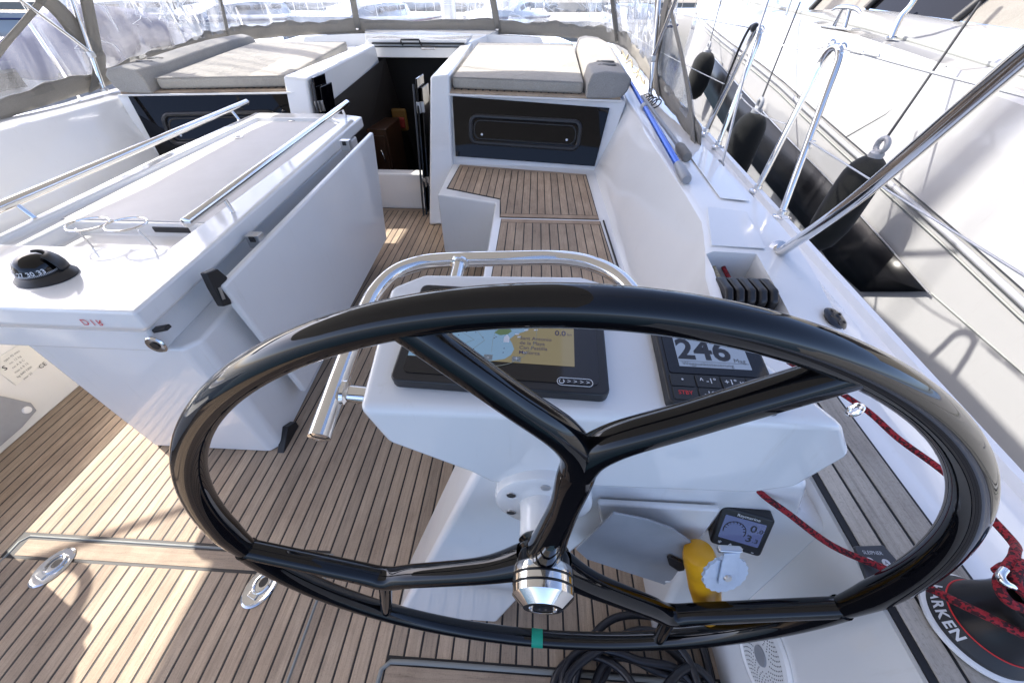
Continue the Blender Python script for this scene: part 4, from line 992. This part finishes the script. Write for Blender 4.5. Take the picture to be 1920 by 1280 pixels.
T2 = stanchion((1.045, 2.37, .745), (1.040, 2.58, .76), (1.09, 2.47, 1.245), 'hoop shaped steel stanchion with a black cord at its top')
def sagline(a, b, sag, n=10): return [V(a).lerp(V(b), k / n) - V((0, 0, sag * 4 * (k / n) * (1 - k / n))) for k in range(n + 1)]
ll = thing('lifeline', 'upper lifeline wire running along the starboard stanchions', 'wire', T1)
tube('wire', sagline(T1 + V((0, -.05, 0)), (1.10, .1, 1.20), .01), .0035, 'wire', ll, seg=8)
tube('wire', sagline(T2 + V((0, -.05, 0)), T1 + V((0, .05, 0)), .035), .0030, 'white_rope', ll, seg=8)
tube('wire', sagline((1.10, 6.5, 1.33), T2 + V((0, .05, 0)), .02), .003, 'wire', ll, seg=8)
for p in ((1.095, 1.68), (1.095, 1.60)): lathe('swage', [(.0035, -.035), (.006, -.03), (.006, .03), (.0035, .035)], V((1.096, p[1], 1.229)), (0, 1, .02), 'wire', ll, 10)
l2 = thing('lifeline', 'lower lifeline wire running along the starboard stanchions', 'wire', (1.07, 1.6, .96))
tube('wire', sagline((1.072, 1.66, .955), (1.08, .1, .91), .0), .003, 'wire', l2, seg=8)
tube('wire', sagline((1.07, 2.40, .99), (1.07, 1.86, .97), .02), .0028, 'white_rope', l2, seg=8)
tube('wire', sagline((1.09, 6.5, 1.05), (1.065, 2.60, 1.0), .02), .0028, 'white_rope', l2, seg=8)
bc = thing('black_cord', 'black cord hanging in a loop from the far stanchion', 'cord', T2)
tube('strand', [T2 + V(p) for p in ((.0, .02, .0), (-.012, .06, .01), (-.02, .09, -.06), (-.018, .13, -.2), (-.01, .17, -.33), (-.005, .15, -.36), (.0, .13, -.30), (0, .09, -.15), (.0, .05, -.03))], .006, 'blackm', bc, seg=8, sub=5)
lathe('knot', [(0, -.025), (.016, -.02), (.02, 0), (.016, .02), (0, .025)], T2 + V((-.005, .035, .004)), (.2, 1, 0), 'blackm', bc, 12)
# pad eye and lashing where the hood is tied down
pe = thing('hood_lashing', 'knotted grey cord tying the spray hood to a deck eye', 'cord', (.87, 1.93, .78))
lathe('deck_eye', [(0, 0), (.022, 0), (.022, .005), (.014, .008), (0, .008)], (.888, 1.90, .752), (0, 0, 1), 'chrome', pe, 18)
add('eye_ring', *g_tube([V((.888 + .014 * math.cos(a), 1.90, .768 + .014 * math.sin(a))) for a in [6.283 * k / 14 for k in range(14)]], .003, 6, True), 'chrome', pe)
tube('cord', [(.842, 2.11, .80), (.87, 2.0, .79), (.884, 1.91, .775), (.895, 1.90, .79), (.88, 1.93, .80), (.886, 1.90, .772)], .004, 'grey_rope', pe, seg=6, sub=5)
tube('loose_end', [(.886, 1.90, .772), (.905, 1.84, .756), (.92, 1.76, .752), (.95, 1.70, .738), (.955, 1.66, .737)], .003, 'grey_rope', pe, seg=6, sub=5)
tube('shroud_cord', [(.888, 1.90, .78), (1.0, 2.25, 1.1), (1.09, 2.47, 1.30), (1.2, 2.75, 1.75)], .006, 'wire', pe, seg=8)

# ------------------------------------------------------------------ bimini: canopy overhead and its starboard leg
bi = thing('bimini', 'taupe canvas bimini stretched over the cockpit on bent steel tubes', 'bimini', (.768, 1.08, .79))
rows = []
for j in range(13):
    y_ = -1.3 + 5.15 * j / 12
    rows.append([V((-2.86 + 3.03 * i / 16, y_, 2.03 + .10 * math.sin(math.pi * i / 16) + .03 * math.cos(j * 1.57))) for i in range(17)])
sheet('canopy', rows, 'canopy', bi)
tube('leg', [(.768, 1.08, .785), (.71, .86, 1.04), (.655, .67, 1.315), (.60, .48, 1.6), (.36, .30, 1.92), (.12, .22, 2.03)], .0145, 'chrome', bi, seg=20, sub=6)
tube('leg', [(-3.13, 1.08, .785), (-3.07, .86, 1.04), (-3.015, .67, 1.315), (-2.98, .48, 1.6), (-2.86, .30, 1.92), (-2.7, .22, 2.04)], .0145, 'chrome', bi, seg=16, sub=4)
lathe('leg_foot', [(0, -.012), (.030, -.012), (.030, -.004), (.018, .0), (.0165, .02), (0, .02)], (.768, 1.08, .803), V((-.058, -.22, .255)), 'chrome', bi, 22)
tube('leg', [(-2.98, .36, .80), (-2.96, .92, 1.415), (-2.944, 1.48, 2.03)], .0145, 'chrome', bi, seg=16)

# ------------------------------------------------------------------ rope clutches, ropes in the recess, turning block
lid = struct(prism('coaming_lid', [(.562, 1.085, .806), (.722, 1.075, .806), (.745, 1.30, .822), (.622, 1.33, .824)], (0, 0, .0035), 'gel', bevel=.0016))
mp = struct(prism('deck_panel', [(.70, 1.42, .8215), (.80, 1.40, .8205), (.83, 1.95, .8215), (.735, 1.98, .8215)], (0, 0, .0028), 'gel', bevel=.0013))
cl = thing('rope_clutches', 'bank of black rope clutches in a coaming recess', 'clutch', (.65, .83, .7))
for k in range(5):
    x_ = .531 + .0295 * k
    b = prism('clutch_lever', [(x_, .84, .68), (x_, .84, .778), (x_, .865, .800), (x_, .925, .797), (x_, .965, .768), (x_, .980, .728), (x_, .980, .68)], (.024, 0, 0), 'blackp', cl, bevel=.009, seg=4)
    tube('axle_slot', [(x_ + .004, .983, .700), (x_ + .019, .983, .700)], .003, 'satin', b, seg=6)
box('clutch_base', (.604, .905, .645), (.155, .17, .08), 'blackp', cl, bevel=.004)
ra = thing('red_line', 'dark red rope running out of the clutch recess', 'rope', (.655, .9, .72)); tube('strand', [(.622, .95, .715), (.618, 1.0, .735), (.612, 1.058, .748)], .0065, 'red_rope', ra, seg=10)
rb = thing('cream_line', 'cream rope running out of the clutch recess beside the red one', 'rope', (.63, .9, .72)); tube('strand', [(.594, .95, .715), (.588, 1.0, .735), (.583, 1.058, .748)], .006, 'cream_rope', rb, seg=10)
tb2 = thing('turning_block', 'black and steel turning block on the deck right of the clutches', 'block', (.79, .80, .745))
bc_ = V((.792, .80, .752)); bx_ = V((.30, -.25, .92)).normalized()
lathe('sheave', [(0, -.012), (.030, -.012), (.022, 0), (.030, .012), (0, .012)], bc_, bx_, 'blackp', tb2, 24)
for s_ in (-1, 1): lathe('cheek', [(0, 0), (.034, 0), (.030, .004), (.024, .006), (.010, .006), (.008, .004), (0, .004)], bc_ + bx_ * .013 * s_, bx_ * s_, 'drum', tb2, 24)
for k in range(5):
    a = 6.283 * k / 5; u_ = bx_.orthogonal().normalized(); v_ = bx_.cross(u_); lathe('cheek_hole', [(0, .018), (.004, .018), (.004, .0205), (0, .0205)], bc_ + (u_ * math.cos(a) + v_ * math.sin(a)) * .021, bx_, 'blackp', tb2, 10)
box('stand', (.80, .805, .728), (.05, .05, .04), 'blackp', tb2, bevel=.008)

# ------------------------------------------------------------------ winch with the red sheet
wn_ = V((.664, .157, .713))
wi = thing('winch', 'black and grey sheet winch with red rope round its drum', 'winch', wn_)
lathe('base_ring', [(0, 0), (.066, 0), (.066, .004), (.063, .006), (0, .006)], wn_, (0, 0, 1), 'whitepl', wi, 56)
lathe('skirt', [(0, .006), (.0605, .006), (.0605, .012), (.052, .024), (.050, .026), (0, .026)], wn_, (0, 0, 1), 'blackm', wi, 56)
lathe('drum', [(0, .026), (.0495, .026), (.0485, .034), (.045, .048), (.0415, .064), (.0395, .082), (.0395, .098), (.043, .108), (.047, .113), (0, .113)], wn_, (0, 0, 1), 'drum', wi, 56)
add('red_ring', *g_tube([wn_ + V((.0498 * math.cos(a), .0498 * math.sin(a), .0275)) for a in [6.283 * k / 64 for k in range(64)]], .0010, 6, True), 'print_red', wi)
lathe('top_cap', [(0, .130), (.030, .130), (.043, .128), (.046, .124), (.040, .120), (0, .120)], wn_, (0, 0, 1), 'drum', wi, 48)
lathe('top_socket', [(0, .1305), (.012, .1305), (.012, .1315), (0, .1315)], wn_, (0, 0, 1), 'satin', wi, 24)
fa = tube('feeder_arm', [lvl(1884, 1068, .850), lvl(1876, 1080, .851), lvl(1884, 1092, .849), lvl(1900, 1100, .845)], .0045, 'chrome', wi, seg=10, sub=4)
# lettering round the skirt
for k, ch in enumerate('HARKEN'):
    a = R(136 + 12.3 * k); d = V((math.cos(a), math.sin(a), 0)); uz_ = (V((0, 0, 1)) * .0085 + d * .012).normalized()
    text('lettering', ch, wn_ + d * .0563 + V((0, 0, .0181)), V((0, 0, 1)).cross(d), (V((0, 0, .012)) - d * .0085), .0170, 'print', wi, bold=.03, depth=.0006)
ro = thing('red_sheet', 'red flecked rope led past the console and wrapped on the winch', 'rope', wn_)
P0 = yat(1425, 922, .312); P1 = yat(1478, 962, .285); P2 = lvl(1560, 1022, .730); P3 = lvl(1660, 1066, .732); P4 = lvl(1750, 1106, .764)
tail = [lvl(1800, 1131, .783), lvl(1845, 1152, .797), lvl(1930, 1193, .803), wn_ + V((.02, -.045, .092)), wn_ + V((.047, -.01, .095)), wn_ + V((.035, .035, .098)), wn_ + V((.0, .047, .101)), wn_ + V((-.028, .038, .104))]
tube('strand', [P0 + V((-.02, .03, .02)), P0, P1, P2, P3, P4] + tail, .0052, 'red_rope', ro, seg=12, sub=6)
r2 = thing('red_tail', 'red flecked rope running from the winch top forward past the console', 'rope', wn_ + V((0, 0, .1)))
q1 = lvl(1610, 758, .80); q2 = lvl(1780, 893, .80); q3 = lvl(1890, 1005, .815)
tube('strand', [q1 + V((-.07, .12, -.01)), q1, q1.lerp(q2, .5) - V((0, 0, .004)), q2, q3, lvl(1903, 1035, .840), lvl(1888, 1062, .842), lvl(1872, 1090, .840), lvl(1886, 1122, .836), lvl(1925, 1142, .834), wn_ + V((.035, -.03, .118)), wn_ + V((.045, .015, .118)), wn_ + V((.0, .045, .118)), lvl(1915, 1060, .846), lvl(1905, 1095, .846), lvl(1940, 1125, .842)], .0054, 'red_rope', r2, seg=12, sub=6)
# bow thruster control on the teak strip
th = thing('thruster_control', 'grey bow thruster control panel on the teak strip', 'control panel', (.60, .25, .712))
qq = [lvl(u, v, .7165) for u, v in ((1600, 1024), (1655, 1022), (1680, 1050), (1672, 1098), (1628, 1098))]
prism('panel', [p - V((0, 0, .004)) for p in qq], (0, 0, .007), plain('dark_grey_panel', (.05, .052, .058), .4), th, bevel=.002)
tc = sum(qq, V()) / 5
text('lettering', 'SLEIPNER', lvl(1636, 1036, .7205), (1, 0, 0), (0, 1, 0), .0075, 'print', th)
for u, v in ((1662, 1055), (1632, 1052), (1645, 1084)): p = lvl(u, v, .7198); lathe('button', [(0, 0), (.0060, 0), (.0055, .001), (0, .001)], p, (0, 0, 1), 'print', th, 16)
text('lettering', 'A', lvl(1662, 1055, .7212), (1, 0, 0), (0, 1, 0), .008, 'print_dark', th)
# chrome end fitting at the right of the pod
ef = thing('pad_eye', 'small chrome pad eye at the right end of the console', 'fitting', yat(1600, 765, .32))
pe_ = yat(1603, 768, .315)
add('eye', *g_tube([pe_ + V((.004 * math.sin(a), .005 * math.cos(a), .008 * math.sin(a))) for a in [6.283 * k / 16 for k in range(16)]], .003, 8, True), 'chrome', ef)

# ------------------------------------------------------------------ black hose coil on the floor
ho = thing('hose_coil', 'coiled black hose lying on the floor under the wheel', 'hose', (.33, .08, 0))
pts = []
for k in range(96):
    a = R(17 * k + 30); r_ = .17 + .035 * math.sin(k * .37) + .02 * math.sin(k * 1.1); pts.append(V((.335 + r_ * math.cos(a) * 1.05, .060 + r_ * math.sin(a) * .85, .012 + .0009 * k + .006 * math.sin(k * .9))))
tube('hose', pts, .0105, 'hose', ho, seg=10, sub=3)
tube('hose', [(.16, .10, .02), (.20, .20, .05), (.29, .272, .05), (.42, .285, .03), (.52, .25, .03), (.53, .15, .03), (.48, .05, .08)], .0105, 'hose', ho, seg=10, sub=6)
tube('hose', [(.10, .05, .012), (.12, .14, .02), (.19, .185, .04), (.28, .16, .07), (.33, .08, .1), (.38, -.05, .1)], .0105, 'hose', ho, seg=10, sub=6)
tube('hose', [(.30, .02, .11), (.38, .12, .11), (.47, .17, .09), (.53, .12, .06), (.54, .0, .04)], .0105, 'hose', ho, seg=10, sub=6)

# ------------------------------------------------------------------ motor yacht lying alongside to starboard
gx = lambda y: 2.0 if y < 3 else 2.0 + .022 * (y - 3) ** 2
TR = [(-1, .20), (1.34, .475), (1.81, .549), (2.57, .653), (4.06, .869), (6, 1.0), (8, 1.10)]
TD = [(-1, .82), (2.03, 1.064), (2.47, 1.098), (3.1, 1.156), (3.75, 1.195), (5, 1.25), (6.67, 1.30), (9, 1.34)]
TC = [(-1, 1.05), (2.7, 1.215), (4.03, 1.27), (4.6, 1.27), (5.4, 1.22), (6.2, 1.27), (9, 1.35)]
TK = [(-1, -.10), (1.64, .296), (2.7, .470), (3.17, .526), (3.78, .606), (4.75, .709), (5.38, .773), (7, .88)]
my = thing('motor_yacht', 'white motor yacht with black hull windows moored along the starboard side', 'yacht', (3.2, 3, -1.05))
ys = [-2, -.5, .6, 1.3, 1.8, 2.3, 2.8, 3.3, 3.8, 4.4, 5, 5.6, 6.2, 7, 8, 9, 10, 11]
secs = []
for y in ys:
    g = gx(y); zr_, zd, zc = interp(TR, y), interp(TD, y), interp(TC, y)
    secs.append([(g - .16, y, -1.4), (g - .03, y, zr_ - .62), (g, y, zr_ - .30), (g + .004, y, zr_ - .034), (g + .03, y, zr_ - .03), (g + .03, y, zr_ + .006), (g + .012, y, zr_ + .014), (g + .05, y, zr_ + (zd - zr_) * .5), (g + .085, y, zd - .035), (g + .115, y, zd),
                 (g + .27, y, zd + .004), (g + .30, y, zd + .012), (g + .47, y, zc - .012), (g + .50, y, zc), (g + .62, y, zc + .01), (g + 2.2, y, zc + .10), (g + 2.2, y, -1.4)])
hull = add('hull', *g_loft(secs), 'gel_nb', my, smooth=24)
def hx(y, z, d=.020): 
    g = gx(y); zr_ = interp(TR, y); f = max(0, (zr_ - .30 - z)) / .32
    return V((g - .03 * min(1, f) - d - (.004 if z < zr_ - .3 else 0), y, z))
yk = [1.635, 1.9, 2.2, 2.6, 3.0, 3.4, 3.9, 4.4, 5.0, 5.6, 6.2]
top_ = [hx(y, interp(TK, y)) for y in yk]; bot_ = [hx(max(y, 1.95), min(interp(TK, max(y, 1.9)) - .30, .08 + .10 * max(0, y - 1.9))) for y in yk]
bot_[0] = hx(1.66, .285); bot_[1] = hx(1.93, .09)
mid_ = [a.lerp(b, .5) for a, b in zip(top_, bot_)]
sheet('hull_window', [top_, mid_, bot_], plain('hull_window_black', (.006, .006, .007), .3, 0, 0, .25), my, .006)
add('window_trim', *g_tube([p - V((.003, 0, 0)) for p in top_], .0045, 8), 'satin', my)
tube('rub_rail', [V((gx(y) - .004, y, interp(TR, y) - .012)) for y in ys[:-3]], .014, 'greyplastic', my, seg=10)
tube('rub_groove', [V((gx(y) - .002, y, interp(TR, y) - .055)) for y in ys[:-3]], .005, 'seal', my, seg=8)
tube('seam', [hx(1.64, .288, .001), hx(1.3, .27, .001), hx(.9, .25, .001)], .004, 'seal', my, seg=6)
tube('deck_joint', [V((gx(y) + .285, y, interp(TD, y) + .012)) for y in ys[:-3]], .012, 'seal', my, seg=8)
tube('panel_seam', [V((gx(2.55) + .11, 2.50, interp(TD, 2.5) + .001)), V((gx(2.6) + .045, 2.62, .86)), V((gx(2.7) + .01, 2.78, .70))], .003, 'seal', my, seg=6)
# tinted saloon panes, frames and a mesh cover
for k in range(5):
    y0, y1 = .4 + .95 * k, 1.32 + .95 * k
    b = [V((gx(y) + .62, y, interp(TC, y) + .012)) for y in (y0, y1)]; t2 = [V((gx(y) + 1.0, y - .25, interp(TC, y) + .75)) for y in (y0, y1)]
    prism('saloon_window', [b[0], b[1], t2[1], t2[0]], (.02, 0, .01), 'acrylic' if k % 2 else 'canvas', my, smooth=0)
    tube('window_post', [V((gx(y1) + .60, y1 + .015, interp(TC, y1) + .01)), V((gx(y1) + .98, y1 - .235, interp(TC, y1) + .75))], .025, 'blackm', my, seg=8)
cb = V((gx(3.6) + .13, 3.62, interp(TD, 3.62) + .004))
cl_ = prism('cleat_base', [cb + V(p) for p in ((-.03, -.22, -.004), (.03, -.22, -.004), (.03, .16, -.004), (-.03, .16, -.004))], (0, 0, .012), 'chrome', my, bevel=.004)
tube('cleat_horn', [cb + V(p) for p in ((0, -.19, .085), (0, -.12, .105), (0, 0, .11), (0, .09, .105), (0, .14, .09))], [.007, .013, .015, .013, .007], 'chrome', my, seg=12, sub=3)
for dy in (-.07, .03): tube('cleat_leg', [cb + V((0, dy * 1.3, .005)), cb + V((0, dy * .7, .11))], .013, 'chrome', my, seg=10)
rp = V((gx(3.15) + .20, 3.12, interp(TD, 3.12) + .01))
tube('guard_rail', [rp, rp + V((.01, .03, .10)), rp + V((.035, .03, .17)), rp + V((.035, .05, .30)), rp + V((.03, .12, .6))], .016, 'chrome', my, seg=14, sub=5)
lathe('rail_foot', [(0, 0), (.032, 0), (.032, .006), (.02, .012), (0, .014)], rp, (0, 0, 1), 'chrome', my, 18)
for y0 in (4.6, 5.8): tube('stanchion', [V((gx(y0) + .17, y0, interp(TD, y0))), V((gx(y0) + .16, y0 + .03, interp(TD, y0) + .6))], .013, 'chrome', my, seg=10)

# ------------------------------------------------------------------ fenders between the hulls
def fender(top, L, r_, up, label):
    top = V(top); t_ = thing('fender', label, 'fender', top, 'dark fenders hanging between the two hulls')
    prof = [(0, -L), (r_ * .35, -L + .005), (r_ * .75, -L + .05), (r_, -L + .15), (r_ * 1.02, -L * .55), (r_, -.14), (r_ * .95, -.085), (r_ * .82, -.045), (r_ * .6, -.015), (r_ * .40, 0), (0, .002)]
    lathe('body', prof, top, (.04, 0, 1), 'fender', t_, 28, smooth=60)
    lathe('neck', [(r_ * .34, -.02), (r_ * .34, .02), (r_ * .25, .03), (0, .03)], top, (.04, 0, 1), 'greyplastic', t_, 18)
    add('eye', *g_tube([top + V((.0, .032 * math.cos(a), .055 + .032 * math.sin(a))) for a in [6.283 * k / 18 for k in range(18)]], .013, 8, True), 'greyplastic', t_)
    tube('lanyard', [top + V((0, 0, .085)), V(up)], .006, 'blackm', t_, seg=8)
fender(xat(1640, 295, 1.74), .52, .095, xat(1838, 5, 2.15), 'large dark fender behind the steel bimini leg')
fender(xat(1418, 212, 1.62), .56, .110, xat(1500, 5, 2.15), 'dark cylindrical fender seen between the two hoop stanchions')
fender(xat(1326, 98, 1.95), .46, .12, xat(1352, 0, 2.45), 'dark green fender farthest forward, beside the spray hood edge')

# ------------------------------------------------------------------ other boats in the harbour, quay
def boat(name, label, x, y, L, B, rot, mat_cover, fb=1.0, mast=True, group='boats moored beyond the bow'):
    t_ = thing(name, label, 'boat', (x, y, -1.05), group)
    q = Matrix.Rotation(rot, 3, 'Z'); o = V((x, y, 0)); T = lambda p: o + q @ V(p)
    secs = []
    for k in range(9):
        f = k / 8; b = B / 2 * (1 - max(0, (f - .35) / .65) ** 2.2) + .03; sh_ = fb - .05 + .25 * f * f
        secs.append([T(p) for p in ((-b * .8, L * (f - .5), -1.3), (-b, L * (f - .5), sh_ * .4 - .4), (-b, L * (f - .5), sh_ - .1), (-b * .9, L * (f - .5), sh_), (b * .9, L * (f - .5), sh_), (b, L * (f - .5), sh_ - .1), (b, L * (f - .5), sh_ * .4 - .4), (b * .8, L * (f - .5), -1.3))])
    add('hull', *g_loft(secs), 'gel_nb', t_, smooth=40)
    c2 = []
    for f, s_, h in ((-.22, .55, .02), (-.20, .58, .34), (.0, .55, .42), (.18, .40, .32), (.26, .25, .05)):
        c2.append([T((sx * B / 2 * s_ * k_, L * f, fb + .0 + h * z_)) for sx, k_, z_ in ((-1, 1, -.2), (-1, .85, .9), (-.5, 1, 1), (.5, 1, 1), (1, .85, .9), (1, 1, -.2))])
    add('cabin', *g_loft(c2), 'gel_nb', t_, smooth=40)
    for sx in (-1, 1):
        for k in range(3): box('cabin_window', T((sx * B / 2 * .53, L * (-.12 + .1 * k), fb + .22)), (.05, L * .07, .13), 'acrylic', t_, rot=q)
    tube('rubbing_strake', [T((-B / 2 * (1 - max(0, (k / 8 - .35) / .65) ** 2.2) - .035, L * (k / 8 - .5), fb - .2 + .25 * (k / 8) ** 2)) for k in range(9)], .025, 'navy', t_, seg=6)
    if mast:
        tube('mast', [T((0, L * .08, fb + .3)), T((0, L * .08, 13))], .09, 'satin', t_, seg=10)
        tube('boom_cover', [T((0, L * .06, fb + 1.1)), T((0, -L * .15, fb + 1.2)), T((0, -L * .33, fb + 1.05))], [.16, .2, .1], mat_cover, t_, seg=10, sub=3)
        for sx in (-1, 1): tube('shroud', [T((sx * B * .47, L * .05, fb)), T((0, L * .08, 12))], .012, 'wire', t_, seg=5)
    for k in range(6):
        f = -.4 + .15 * k; b = B / 2 * .88 * (1 - max(0, (f + .5 - .35) / .65) ** 2.2)
        for sx in (-1, 1): tube('rail_post', [T((sx * b, L * f, fb - .02)), T((sx * b, L * f, fb + .6))], .014, 'chrome', t_, seg=6)
    return t_
boat('sailing_boat', 'white sailing boat close to port seen through the spray hood side', -5.35, 4.6, 11, 3.5, 0, 'navy', .62)
nb2 = thing('sail_cover', 'navy blue sail bag lying on the deck of the port boat', 'sail bag', (-4.6, 5.2, .95))
tube('bag', [(-4.6, 3.6, .85), (-4.55, 4.4, .98), (-4.7, 5.4, .98), (-4.8, 6.4, .9)], [.1, .26, .28, .12], 'navy', nb2, seg=14, sub=4)
random.seed(11)
desc = ('white sailing boat straight ahead between the canvas seams', 'white sailing boat ahead to port of the mast', 'white sailing boat far ahead beyond the port window', 'white sailing boat ahead to starboard of the hood', 'white sailing boat far ahead near the left corner', 'white sailing boat far ahead behind the motor yacht bow')
for k, (x_, y_) in enumerate(((-1.2, 19), (-6.2, 18), (-11.5, 18.5), (3.6, 19.5), (-17, 19), (8.6, 20))):
    boat('sailing_boat', desc[k], x_, y_, 11 + random.random() * 2, 3.4, math.pi + random.uniform(-.06, .06), ('navy', 'canvas', 'navy', 'canvas', 'navy', 'navy')[k], .55 + random.random() * .3)
struct(box('quay', (0, 36, -.5), (160, 14, 1.2), plain('quay_concrete', (.33, .31, .28), .9, mott=.2), smooth=0))
struct(box('quay', (0, 150, .3), (300, 200, .6), plain('town_ground', (.22, .20, .17), .9, mott=.3), smooth=0))
# own mast and deck gear ahead of the hood
ma = thing('mast', 'silver mast standing on the foredeck ahead of the spray hood', 'mast', (CL, 6.6, 1.0))
tube('spar', [(CL, 6.6, .95), (CL, 6.65, 16)], .10, 'satin', ma, seg=16)
lathe('mast_foot', [(0, 0), (.2, 0), (.2, .03), (.13, .06), (0, .06)], (CL, 6.6, 1.0), (0, 0, 1), 'satin', ma, 20)
for k, (mt) in enumerate(('red_rope', 'cream_rope', 'grey_rope', 'white_rope')):
    h_ = thing('halyard', ('red', 'cream', 'grey', 'white')[k] + ' halyard led aft from the mast foot over the coachroof', 'rope', (CL, 6.4, 1.03))
    tube('strand', [(CL + (-.18, -.09, .1, .2)[k], 6.5, 1.10), (CL + (-.7, -.5, .5, .75)[k], 5.9, 1.05), (CL + (-.85, -.6, .62, .9)[k], 5.35, 1.075)], .008, mt, h_, seg=6, sub=4)
